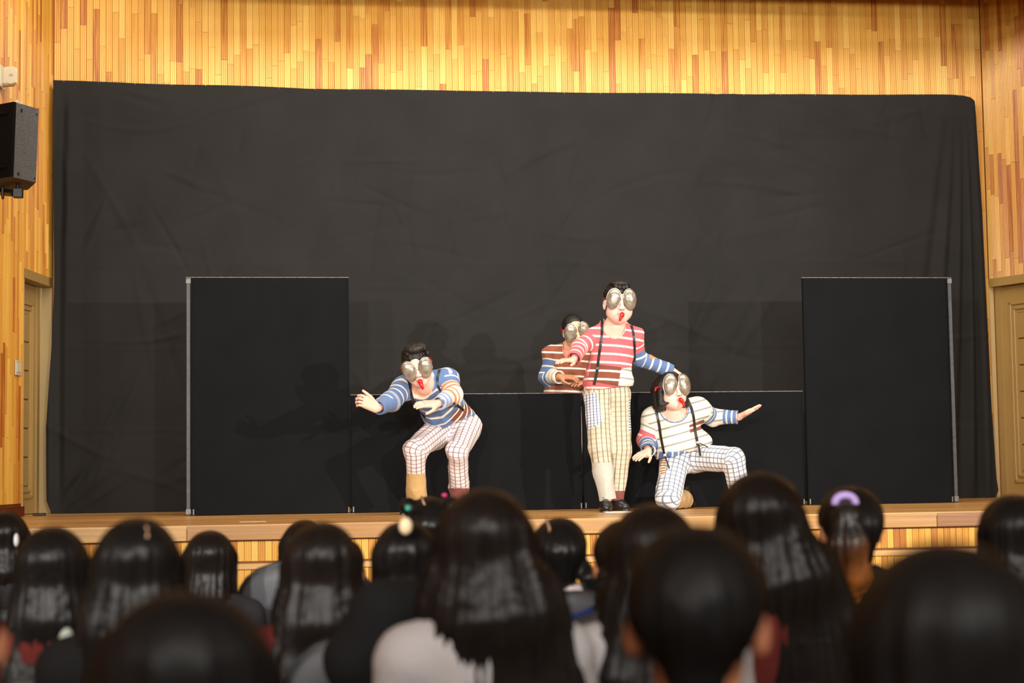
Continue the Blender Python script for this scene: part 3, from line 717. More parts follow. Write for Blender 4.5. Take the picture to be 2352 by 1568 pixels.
def strap_on(bv, pts, width, name, parent, base, mat=strap_black, off=0.007):
    """A flat band laid over the cloth along a path of sight-line points."""
    path = []
    for i in range(len(pts) - 1):
        for t in np.linspace(0, 1, 7)[:-1]: path.append(np.array(pts[i]) * (1 - t) + np.array(pts[i + 1]) * t)
    path.append(np.array(pts[-1])); P = []
    for a in path:
        r = ray(*a); h = bv.ray_cast(Vector(EYE), Vector(r).normalized())
        if h[0] is not None: P.append((np.array(h[0]), np.array(h[1])))
    if len(P) < 3: return None
    m = MB(); pts3 = [p + (nn if nn @ Fv < 0 else -nn) * off for p, nn in P]; ns = [(nn if nn @ Fv < 0 else -nn) for p, nn in P]
    for it in range(3):
        pts3 = [pts3[0]] + [(pts3[i - 1] + pts3[i] * 2 + pts3[i + 1]) / 4 for i in range(1, len(pts3) - 1)] + [pts3[-1]]
    vv = []
    for i, p in enumerate(pts3):
        t = pts3[min(i + 1, len(pts3) - 1)] - pts3[max(i - 1, 0)]; t /= np.linalg.norm(t) + 1e-9; s_ = np.cross(t, ns[i]); s_ /= np.linalg.norm(s_) + 1e-9
        vv += [p - s_ * width / 2, p + s_ * width / 2, p + s_ * width / 2 - ns[i] * .003, p - s_ * width / 2 - ns[i] * .003]
    f = []
    for i in range(len(pts3) - 1):
        for k in range(4): f.append((i * 4 + k, i * 4 + (k + 1) % 4, i * 4 + 4 + (k + 1) % 4, i * 4 + 4 + k))
    f += [(3, 2, 1, 0), tuple(len(pts3) * 4 - 4 + k for k in range(4))]
    m.add(vv, f); o = m.build(name, mat, parent, base=base)
    return o, pts3
def goggles(H, parent, base, size=1.0, splay=9, gap=.054, yoff=.112, zoff=.028, aims=(0, 0)):
    g = empty('goggles'); g.parent = parent; g['label'] = 'pair of large silver domed goggles'
    ctr = []
    for s, am in zip((-1, 1), aims):
        a = math.radians(s * -splay); ax = H.r * math.cos(a) - H.u * math.sin(a) * -1 * 0 + 0
        u = H.u * math.cos(a) + H.r * math.sin(a); r = H.r * math.cos(a) - H.u * math.sin(a)
        f = H.f * math.cos(math.radians(14)) + H.r * s * math.sin(math.radians(14)); r = r - f * (r @ f); r /= np.linalg.norm(r); u = np.cross(r, f); u = u if u @ H.u > 0 else -u
        c = H(s * gap, yoff - .022, zoff); A, B, D = .0465 * size, .0715 * size, .036 * size; ctr.append(c)
        nu, nv = 36, 12; V = []; Fq = []
        for j in range(nv + 1):
            ph = math.pi / 2 * j / nv
            for i in range(nu):
                th = 2 * math.pi * i / nu; sk = 1 + .06 * math.sin(th)
                V.append(c + r * A * sk * math.cos(ph) * math.cos(th) + u * B * math.cos(ph) * math.sin(th) + f * D * math.sin(ph) ** .8)
        for j in range(nv):
            for i in range(nu): Fq.append((j * nu + i, j * nu + (i + 1) % nu, (j + 1) * nu + (i + 1) % nu, (j + 1) * nu + i))
        Fq.append(tuple(range(nu - 1, -1, -1)))
        link('lens', mesh('lens', np.array(V) - base, Fq, True), dome_m, g)
        ring = [c + r * A * (1 + .06 * math.sin(t)) * 1.01 * math.cos(t) + u * B * 1.01 * math.sin(t) for t in np.linspace(0, 2 * math.pi, 37)]
        MB().tube(ring, .0036, 6, up=f).build('rim', rim_m, g, True, base=base)
    MB().tube([ctr[0] + H.r * .046 * H.k + H.f * .004, (ctr[0] + ctr[1]) / 2 + H.f * .010, ctr[1] - H.r * .046 * H.k + H.f * .004], .0035, 6).build('bridge', rim_m, g, True, base=base)
    for s in (-1, 1):
        MB().tube([H(s * .100, .070, .028), H(s * .096, .02, .026), H(s * .088, -.05, .03)], .006, 6, flat=.5).build('head_strap', red_m, g, True, base=base)
    return g
def whistle(H, label, tilt):
    p = H(0, .110, -.070); b = p.copy()
    d = H.f * .35 + H.r * tilt - H.u * .85; d /= np.linalg.norm(d)
    pts = [p - H.f * .006, p + H.f * .010, p + H.f * .018 + d * .012, p + H.f * .02 + d * .035, p + H.f * .02 + d * .058]
    o = MB().tube(pts, [.014, .0175, .017, .0115, .007], 12).build('whistle', red_m, None, True, loc=b, base=b); tag(o, label, 'whistle', None)
    return o
def hair_mesh(H, parent, base, build, amp, seed, mat=stage_hair, h=.0045, f=(60, 160)):
    F = Field(h); build(F); v, q = F.run(); v = wrinkle(v, normals(v, q), amp, f[0], f[1], 10, seed)
    return link('hair', mesh('hair', v - base, q, True), mat, parent)
def shoe(parent, base, heel, toe, up_ankle):
    F = Field(.0045); heel = np.asarray(heel, float); toe = np.asarray(toe, float); fl = STAGE + .004
    d = toe - heel; d[2] = 0; L = np.linalg.norm(d); d /= L; sd = np.cross(d, V3(0, 0, 1))
    h0 = V3(heel[0], heel[1], fl + .034); t0 = V3(toe[0], toe[1], fl + .026)
    F.cap(h0 + d * .03, h0 + d * (L * .62), .040, .047, .02); F.cap(h0 + d * (L * .6), t0 - d * .035, .045, .034, .03, V3(0, 0, 1), .8)
    F.cap(h0 + d * .045 + V3(0, 0, .01), np.asarray(up_ankle, float), .044, .040, .03)
    F.cut((0, 0, fl + .004), (0, 0, -1)); F.cut(np.asarray(up_ankle, float), (0, 0, 1))
    v, q = F.run(); v = wrinkle(v, normals(v, q), .0016, 60, 150, 8, 3); o = link('shoe', mesh('shoe', v - base, q, True), black_leather, parent)
    m = MB(); P = []
    for t in np.linspace(0, 2 * math.pi, 25)[:-1]:
        c = math.cos(t); s = math.sin(t); m_ = (heel + toe) / 2; wd = .044 if c > -.2 else .040
        P.append(V3(m_[0], m_[1], STAGE + .0005) + d * c * (L / 2 + .004) + sd * s * wd)
    m.add(P + [p + V3(0, 0, .013) for p in P], [tuple(range(23, -1, -1)), tuple(range(24, 48))] + [(i, (i + 1) % 24, 24 + (i + 1) % 24, 24 + i) for i in range(24)])
    link('sole', mesh('sole', np.array(m.v) - base, m.f), black_metal, o)
    for k in range(4):
        c = h0 + d * (L * (.40 + .08 * k)) + V3(0, 0, .044 + .012 * (3 - k) * .5)
        if k % 2 == 0: MB().tube([c - sd * .022, c + V3(0, 0, .004), c + sd * .022], .003, 5).build('lace', strap_black, o, base=base)
    return o
def body_field(H, neck, sL, sR, belly, pel, armL, armR, legL, legR, handL, handR, feet, chest_w=.13, wide=1.0):
    """One continuous skin: head, neck, trunk, arms with hands, legs with feet."""
    F = Field(.0045); add_head(F, H, wide)
    F.cap(H(0, -.018, -.06), neck, .052 * H.k, .060, .03); F.cap(sL, sR, .044, .044, .05)
    mid = (sL + sR) / 2; F.cap(mid * .75 + belly * .25, belly, chest_w, chest_w * .80, .06, V3(0, 1, 0), .72); F.cap(belly, pel, chest_w * .80, .085, .05, V3(0, 1, 0), .75)
    F.cap(mid + V3(0, -.02, -.02), neck, .075, .06, .05)
    for q_ in (sL, sR): F.cap(neck + V3(0, 0, .01), q_ * .80 + mid * .2, .040, .038, .05)
    for (S_, E_, W_), hd in ((armL, handL), (armR, handR)):
        F.cap(S_, E_, .042, .036, .03); F.cap(E_, W_, .036, .026, .01)
        if hd: add_hand(F, W_, **hd)
    for (h_, k_, a_) in (legL, legR):
        F.cap(h_, k_, .062, .052, .05); F.cap(k_, k_ * .6 + a_ * .4, .054, .052, .02); F.cap(k_ * .6 + a_ * .4, a_, .052, .034, .02)
    for a_, toe in feet: F.cap(a_, a_ * .6 + toe * .4 - V3(0, 0, .012), .028, .018, .02)
    return F
def garment_trousers(legs, radii, pel, pel_r, hems, waist_cut, seed, h=.004, hollow=True):
    F = Field(h); F.ell(pel, pel_r, .05)
    for (h_, k_, a_), (r0, r1, r2) in zip(legs, radii):
        F.cap(h_, k_, r0, r1, .035); F.cap(k_, a_, r1, r2, .025)
    for (p, n, r) in hems: F.cutball(p, r, p, n)
    for (p, n, r) in hems: F.cap(p + n * .01, p - n * .05, r * .40, r * .36, 0, sub=True)
    F.cut(*waist_cut)
    return F
def trouser_uv(v, legs, pel):
    """Length along the nearest leg and width around it, as the cloth was cut; the knee turns the length round its front."""
    best = np.full(len(v), 9.0); S_ = np.zeros(len(v)); U_ = np.zeros(len(v)); I_ = np.zeros(len(v), int)
    def part(p0, p1):
        ax = (p1 - p0) / np.linalg.norm(p1 - p0); t, d = seg(v, p0, p1); sd = np.cross(ax, V3(0, 1, 0)); sd /= np.linalg.norm(sd) + 1e-9
        q = v - p0; off = (q - np.outer(q @ ax, ax)) @ sd; return d, q @ ax, .11 * np.arcsin(np.clip(off / .125, -1, 1))
    for i, (h_, k_, a_) in enumerate(legs):
        L1 = np.linalg.norm(k_ - h_); d1, l1, u1 = part(h_, k_); d2, l2, u2 = part(k_, a_)
        bend = math.acos(np.clip((k_ - h_) @ (a_ - k_) / L1 / np.linalg.norm(a_ - k_), -1, 1)); c = .085 * bend
        wedge = (l1 > L1) & (l2 < 0); w = np.clip((l1 - L1) / (l1 - L1 - l2 + 1e-6), 0, 1); th = (d1 < d2) & ~wedge
        s = np.where(wedge, L1 + c * w, np.where(th, np.minimum(l1, L1 + .02), L1 + c + l2)); u = np.where(wedge, u1 * (1 - w) + u2 * w, np.where(th, u1, u2))
        d = np.minimum(d1, d2); m = d < best; best[m] = d[m]; S_[m] = s[m]; U_[m] = u[m]; I_[m] = i
    return S_, U_, I_
def plaid(col, s, u, sp, wd, c2, c3, k=1.0):
    col = bands(col, s, sp, wd, c2); col = bands(col, u * k, sp, wd, c3); return col

def make_person(name_label, base, bodyF, head, facec, skinc, extra=None):
    v, q = bodyF.run(); me = mesh('person', v - base, q, True)
    nr = ((v - head.c) / head.k); d = np.linalg.norm(nr, axis=1); col = np.tile(skinc, (len(v), 1)); m = d < .16; col[m] = head_color(v[m], head, facec)
    a = np.clip((.16 - d) / .03, 0, 1)[:, None]; col = np.where(m[:, None], col * a + skinc * (1 - a), col)
    paint(me, col); o = link('person', me, skin_m, loc=base); tag(o, name_label, 'person', 'performers on the stage'); return o

def P3(x, y, Y): return at(x, y, Y=Y)

def performer_red():
    Y = 12.42
    H = Head(P3(1420, 697, Y - .10), hframe(2, -4, -2), 1.17)
    neck = P3(1413, 746, Y); sL, sR = P3(1366, 772, Y), P3(1455, 770, Y); belly = P3(1398, 858, Y); pel = P3(1394, 905, Y + .02)
    armL = (sL, P3(1330, 799, Y - .10), P3(1317, 827, Y - .30)); armR = (sR, P3(1468, 824, Y + .08), P3(1546, 852, Y + .10))
    ground = lambda x, Yv, z=0.0: V3(at(x, 1170, Y=Yv)[0], Yv, STAGE + z)
    legL = (P3(1371, 910, Y), P3(1378, 1030, Y - .05), ground(1396, Y - .10, .10)); legR = (P3(1419, 910, Y), P3(1424, 1030, Y + .03), ground(1416, Y + .10, .10))
    base = V3(H.c[0], Y, STAGE)
    hL = dict(d=V3(-.80, -.55, -.05), n=V3(-.1, .1, -1), s=V3(.5, -.8, .1), curl=(.16, .2, .25, .3), size=1.0)
    hR = dict(d=V3(.80, .25, -.42), n=V3(-.35, -.1, -.9), s=V3(.1, -1, -.1), curl=(.35, .4, .4, .45), size=.95)
    toeL = ground(1392, Y - .31, .03); toeR = ground(1444, Y + .0, .03)
    F = body_field(H, neck, sL, sR, belly, pel, armL, armR, legL, legR, hL, hR, [(legL[2], toeL), (legR[2], toeR)], wide=1.08)
    o = make_person('standing performer in red striped sweater and cream checked trousers wearing silver goggles', base, F, H, FACE, PINKSKIN)
    # sweater
    F = Field(.0037); F.cap(sL, sR, .060, .060, .06); F.cap((sL + sR) / 2 - V3(0, 0, .06), belly, .150, .176, .06, V3(0, 1, 0), .78)
    for q_ in (sL, sR): F.cap(neck + V3(.05 * (1 if q_ is sR else -1), .02, .0), q_ * .95 + belly * .05, .052, .060, .06)
    F.ell(P3(1396, 878, Y), (.192, .145, .105), .05); F.cap(sL * .9 + armL[1] * .1, armL[1], .066, .066, .05); F.cap(armL[1], armL[2] - (armL[2] - armL[1]) * .06, .066, .056, .02)
    F.cap(sR * .9 + armR[1] * .1, armR[1], .066, .064, .05); F.cap(armR[1], armR[2], .064, .050, .02); F.cap(neck + V3(0, 0, -.03), (sL + sR) / 2, .08, .09, .05)
    F.ell(P3(1410, 744, Y - .06), (.080, .13, .110), 0, sub=True); F.ell(P3(1411, 728, Y), (.082, .2, .055), 0, sub=True)
    dl = armL[2] - armL[1]; dl /= np.linalg.norm(dl); dr = armR[2] - armR[1]; dr /= np.linalg.norm(dr)
    F.cutball(armL[2], .12, armL[2] - dl * .012, dl); F.cutball(armR[2], .12, armR[2] - dr * .005, dr)
    F.cap(armL[2] + dl * .03, armL[2] - dl * .06, .045, .040, 0, sub=True)
    hem = P3(1395, 894, Y); F.cutball(hem, .34, hem, V3(.10, 0, -1))
    def col(v, n):
        c = np.tile(RED, (len(v), 1)); z = v[:, 2]; x = v[:, 0] - base[0]
        s = z + x * .09 + .12 * x * x; c = bands(c, s - P3(1410, 777, Y)[2], .0635, .0145, WHITE)
        X, Yp = proj_v(v); fr = n[:, 1] < .15
        m = fr & inpoly(X, Yp, [(1358, 834), (1427, 843), (1426, 888), (1349, 874)]); cc = bands(np.tile(BROWN, (len(v), 1)), s - P3(1410, 777, Y)[2], .0635, .0145, WHITE); c[m] = cc[m]
        m = fr & inpoly(X, Yp, [(1427, 846), (1462, 842), (1462, 905), (1414, 905), (1420, 886)]); cc = bands(np.tile(CREAM, (len(v), 1)), s - P3(1410, 771, Y)[2], .0635, .012, GREYL); c[m] = cc[m]
        for (S_, E_, W_), side in ((armL, 0), (armR, 1)):
            t1, d1 = seg(v, S_, E_); t2, d2 = seg(v, E_, W_); L1 = np.linalg.norm(E_ - S_); L2 = np.linalg.norm(W_ - E_)
            tt, dt = seg(v, (sL + sR) / 2, belly); al = np.where(d1 - .008 < d2, t1 * L1, L1 + t2 * L2)
            m = (np.minimum(d1, d2) - .07 < dt - .165) & (al > .07)
            if side == 0: cc = bands(np.tile(RED, (len(v), 1)), al, .062, .014, WHITE, .01)
            else:
                cc = np.tile(BLUE, (len(v), 1)); cc = bands(cc, al, .062, .014, WHITE, .02); up = al < .12; cc[up] = bands(np.tile(RED, (len(v), 1)), al, .075, .014, WHITE)[up]
                mo = (al > L1 + .06) & (al < L1 + .12) & (v[:, 2] > (E_[2] + W_[2]) / 2 + .045); cc[mo] = ORANGE
            c[m] = cc[m]
        # neckband
        dn = np.linalg.norm((v - P3(1410, 744, Y - .06)) / V3(.080, .13, .110), axis=1); m = (dn < 1.10) & (z > P3(1400, 790, Y)[2]); c[m] = srgb(228, 196, 176)
        return c
    sw, v, q = finish(F, 'sweater', fabric_m, o, base, col, (.019, 16, 56, 12, 12)); bv = BVHTree.FromPolygons(v.tolist(), q.tolist())
    # trousers
    legs = (legL, legR); rad = ((.100, .086, .066), (.100, .084, .064)); hl, hr_ = legL[2] + V3(0, 0, -.02), legR[2] + V3(0, 0, -.03)
    F = garment_trousers((( legL[0], legL[1], hl), (legR[0], legR[1], hr_)), rad, pel, (.178, .128, .12), [(hl + V3(0, 0, .0), V3(.15, 0, -1), .12), (hr_, V3(0, 0, -1), .12)], (P3(1394, 880, Y), (0, 0, 1)), 5)
    def colt(v, n):
        s, u, I = trouser_uv(v, legs, pel); X, Yp = proj_v(v); c = np.tile(srgb(212, 202, 180), (len(v), 1))
        c = bands(c, s, .036, .009, srgb(188, 178, 152)); c = bands(c, u, .033, .0060, srgb(112, 106, 92))
        fr = n[:, 1] < .25
        m = fr & inpoly(X, Yp, [(1330, 908), (1372, 900), (1384, 970), (1340, 992), (1330, 992)]); cc = plaid(np.tile(srgb(238, 236, 236), (len(v), 1)), s, u, .021, .0055, srgb(140, 150, 184), srgb(90, 100, 140)); c[m] = cc[m]
        m = (X > 1444.5) & (Yp > 915) & (Yp < 990); c[m] = bands(np.tile(BLUE, (len(v), 1)), s, .02, .008, WHITE)[m]
        m = (I == 0) & (Yp > 1062); c[m] = STONE; m = (I == 1) & (Yp > 1127); c[m] = REDBROWN; return c
    finish(F, 'trousers', fabric_m, o, base, colt, (.020, 14, 50, 12, 21, (1.3, 1, .7)))
    shoe(o, base, legL[2] * V3(1, 1, 0) + V3(-.01, .05, STAGE), toeL, legL[2] + V3(0, 0, .055)); shoe(o, base, legR[2] * V3(1, 1, 0) + V3(-.06, .06, STAGE), toeR, legR[2] + V3(0, 0, .055))
    s1 = strap_on(bv, [(1384, 727), (1382, 770), (1377, 812), (1374, 835), (1371, 858), (1365, 883)], .020, 'suspender', o, base)
    s2 = strap_on(bv, [(1447, 740), (1455, 765), (1457, 800), (1457, 835), (1455, 880)], .018, 'suspender', o, base)
    q_ = s1[1][20]; MB().box((-.014, -.006, -.012), (.014, .002, .012), lambda x, y, z: tuple(q_ + V3(x, y, z)), .002).build('clip', black_metal, s1[0], base=base)
    def hb(F):
        F.ell(H(0, -.022, .052), np.array([.090, .106, .090]) * H.k, .02, H.M); F.ell(H(0, .03, .122), np.array([.066, .066, .026]) * H.k, .02, H.M)
        F.ell(H(0, .130, -.018), np.array([.115, .088, .096]) * H.k, 0, H.M, True); F.ell(H(0, .03, -.10), np.array([.12, .16, .095]) * H.k, 0, H.M, True)
        for x in (-.035, -.012, .012, .034): F.cap(H(x, .05, .120), H(x * 1.1, .088, .092), .017, .010, .012)
    hair_mesh(H, o, base, hb, .0034, 4, f=(110, 240))
    goggles(H, o, base, .94 * H.k, gap=.051, zoff=.024)
    whistle(H, 'red whistle in the mouth of the standing performer in red', -.45)
    return o
def proj_v(v):
    q = v - EYE; d = q @ Fv; return 1176 + FPX * (q @ Rv) / d, 784 - FPX * (q @ Uv) / d

def performer_blue():
    Y = 12.62
    H = Head(P3(958, 840, Y - .52), hframe(-3, -20, 13), 1.10)
    neck = P3(976, 884, Y - .40); sL, sR = P3(930, 890, Y - .34), P3(1026, 872, Y - .34); belly = P3(1018, 942, Y - .10); pel = P3(1050, 975, Y + .04)
    armL = (sL, P3(897, 921, Y - .54), P3(867, 938, Y - .74)); armR = (sR, P3(1041, 906, Y - .50), P3(1006, 927, Y - .70))
    ground = lambda x, Yv, z=0.0: V3(at(x, 1175, Y=Yv)[0], Yv, STAGE + z)
    legL = (P3(1012, 985, Y), P3(953, 1034, Y - .32), ground(957, Y - .12, .11)); legR = (P3(1072, 984, Y + .02), P3(1051, 1040, Y - .26), ground(1057, Y + .02, .11))
    base = V3(pel[0], Y - .1, STAGE)
    hL = dict(d=V3(-.80, -.30, .42), n=V3(-.35, .85, -.25), s=V3(.45, .25, .85), curl=(.75, .8, .85, .85), size=1.16, spread=.07, thumb=.55)
    hR = dict(d=V3(-.93, -.25, -.02), n=V3(-.1, .45, -.8), s=V3(-.1, -.75, -.55), curl=(.12, .16, .2, .22), size=1.06, spread=.12)
    toeL = ground(922, Y - .26, .03); toeR = ground(1060, Y - .16, .03)
    F = body_field(H, neck, sL, sR, belly, pel, armL, armR, legL, legR, hL, hR, [(legL[2], toeL), (legR[2], toeR)], chest_w=.125)
    o = make_person('crouching performer in blue striped sweater leaning forward with both arms out', base, F, H, FACE, PINKSKIN)
    sp = belly - (sL + sR) / 2; sp /= np.linalg.norm(sp)
    F = Field(.0037); F.cap(sL, sR, .072, .072, .06); F.cap((sL + sR) / 2 + sp * .07, belly, .145, .150, .06, np.cross(sp, (sR - sL) / np.linalg.norm(sR - sL)), .80)
    F.cap(belly, pel + V3(.0, 0, .0), .158, .165, .05, V3(0, 1, 0), .86)
    for q_ in (sL, sR): F.cap(neck + V3(0, .03, -.01), q_, .062, .072, .06)
    F.cap(sL, armL[1], .078, .074, .05); F.cap(armL[1], armL[2], .074, .052, .02); F.cap(sR, armR[1], .078, .072, .05); F.cap(armR[1], armR[2], .074, .052, .02)
    F.ell(P3(968, 888, Y - .50), (.080, .16, .115), 0, sub=True)
    for A in (armL, armR):
        dl = A[2] - A[1]; dl /= np.linalg.norm(dl); F.cutball(A[2], .10, A[2] - dl * .012, dl); F.cap(A[2] + dl * .03, A[2] - dl * .05, .042, .036, 0, sub=True)
    hem = P3(1028, 968, Y); hn = at(1090, 1010, Y=Y) - at(1060, 940, Y=Y); F.cutball(pel, .36, hem + V3(.005, 0, -.035), V3(.41, .0, -.91))
    def col(v, n):
        c = np.tile(BLUE, (len(v), 1)); X, Yp = proj_v(v); fr = n[:, 1] < .3
        sd = (sR - sL) / np.linalg.norm(sR - sL); spv = np.cross(np.cross(sd, sp), sd); s = (v - sL) @ sp + .25 * np.abs((v - (sL + sR) / 2) @ sd) ** 1.5
        c = bands(c, s, .064, .0145, WHITE, .02)
        m = fr & inpoly(X, Yp, [(1040, 948), (1062, 930), (1085, 925), (1085, 945), (1052, 968), (1034, 966)]); cc = bands(np.tile(BROWN, (len(v), 1)), s, .064, .016, WHITE, .02); c[m] = cc[m]
        for (S_, E_, W_), side in ((armL, 0), (armR, 1)):
            t1, d1 = seg(v, S_, E_); t2, d2 = seg(v, E_, W_); L1 = np.linalg.norm(E_ - S_); L2 = np.linalg.norm(W_ - E_)
            tt, dt = seg(v, (sL + sR) / 2, belly); al = np.where(d1 - .008 < d2, t1 * L1, L1 + t2 * L2)
            m = (np.minimum(d1, d2) - .075 < dt - .16) & (al > .05)
            cc = bands(np.tile(BLUE, (len(v), 1)), al, .068, .016, WHITE, .01)
            if side == 1:
                k = (al > L1 * .55); cc[k] = bands(np.tile(ORANGE, (len(v), 1)), al, .052, .022, WHITE)[k]; k = al > L1 + L2 * .52; cc[k] = bands(np.tile(PALEBLUE, (len(v), 1)), al, .05, .010, BLUE)[k]
                k = (al < L1 * .35) & (v[:, 2] > S_[2] + .02); cc[k] = bands(np.tile(srgb(236, 214, 216), (len(v), 1)), al, .05, .016, BLUE)[k]
            else:
                k = al > L1 + L2 * .78; cc[k] = bands(np.tile(srgb(226, 214, 206), (len(v), 1)), al, .04, .010, BLUE)[k]
            c[m] = cc[m]
        dn = np.linalg.norm((v - P3(968, 888, Y - .50)) / V3(.080, .16, .115), axis=1); m = dn < 1.09; c[m] = WHITE * .95
        return c
    sw, v, q = finish(F, 'sweater', fabric_m, o, base, col, (.019, 16, 56, 12, 31)); bv = BVHTree.FromPolygons(v.tolist(), q.tolist())
    legs = (legL, legR); hl, hr_ = legL[2] + V3(0, 0, -.005), legR[2] + V3(0, 0, -.02)
    F = garment_trousers(((legL[0], legL[1], hl), (legR[0], legR[1], hr_)), ((.120, .083, .076), (.116, .078, .075)), P3(1052, 975, Y + .06), (.175, .17, .115), [(hl, V3(.2, .2, -1), .11), (hr_, V3(0, 0, -1), .11)], (P3(1030, 935, Y), V3(-.41, .0, .91)), 5)
    def colt(v, n):
        s, u, I = trouser_uv(v, legs, pel); X, Yp = proj_v(v); c = plaid(np.tile(srgb(230, 223, 221), (len(v), 1)), s, u, .033, .0062, srgb(156, 130, 144), srgb(136, 110, 126))
        m = (I == 0) & (Yp > 1088); c[m] = TAN; m = (I == 1) & (Yp > 1121); c[m] = REDBROWN; return c
    finish(F, 'trousers', fabric_m, o, base, colt, (.020, 14, 50, 12, 22))
    shoe(o, base, legL[2] * V3(1, 1, 0) + V3(.03, .05, STAGE), toeL, legL[2] + V3(0, 0, .055)); shoe(o, base, legR[2] * V3(1, 1, 0) + V3(0, .06, STAGE), toeR, legR[2] + V3(0, 0, .055))
    s1 = strap_on(bv, [(939, 874), (942, 895), (945, 910), (950, 925), (958, 937), (968, 948), (978, 958)], .020, 'suspender', o, base)
    s2 = strap_on(bv, [(1010, 850), (1005, 865), (1004, 880), (1008, 890), (1014, 897)], .018, 'suspender', o, base)
    s3 = strap_on(bv, [(1040, 925), (1048, 930), (1056, 936), (1064, 942)], .020, 'suspender', o, base)
    def hb(F):
        F.ell(H(0, -.025, .050), np.array([.092, .106, .092]) * H.k, .02, H.M); F.ell(H(.02, .03, .128), np.array([.072, .062, .030]) * H.k, .02, H.M)
        F.ell(H(-.01, .130, .020), np.array([.072, .075, .075]) * H.k, 0, H.M, True); F.ell(H(0, .03, -.10), np.array([.12, .16, .095]) * H.k, 0, H.M, True)
        for x, z in ((-.05, .115), (-.02, .135), (.01, .145), (.04, .14), (.065, .12), (.075, .09)): F.cap(H(x, .02, z), H(x + .012, .055, z - .008), .020, .014, .012)
    hair_mesh(H, o, base, hb, .0048, 5, f=(90, 220))
    goggles(H, o, base, .95 * H.k, zoff=.004, yoff=.118, splay=-10)
    whistle(H, 'red whistle in the mouth of the crouching performer in blue', .15)
    return o

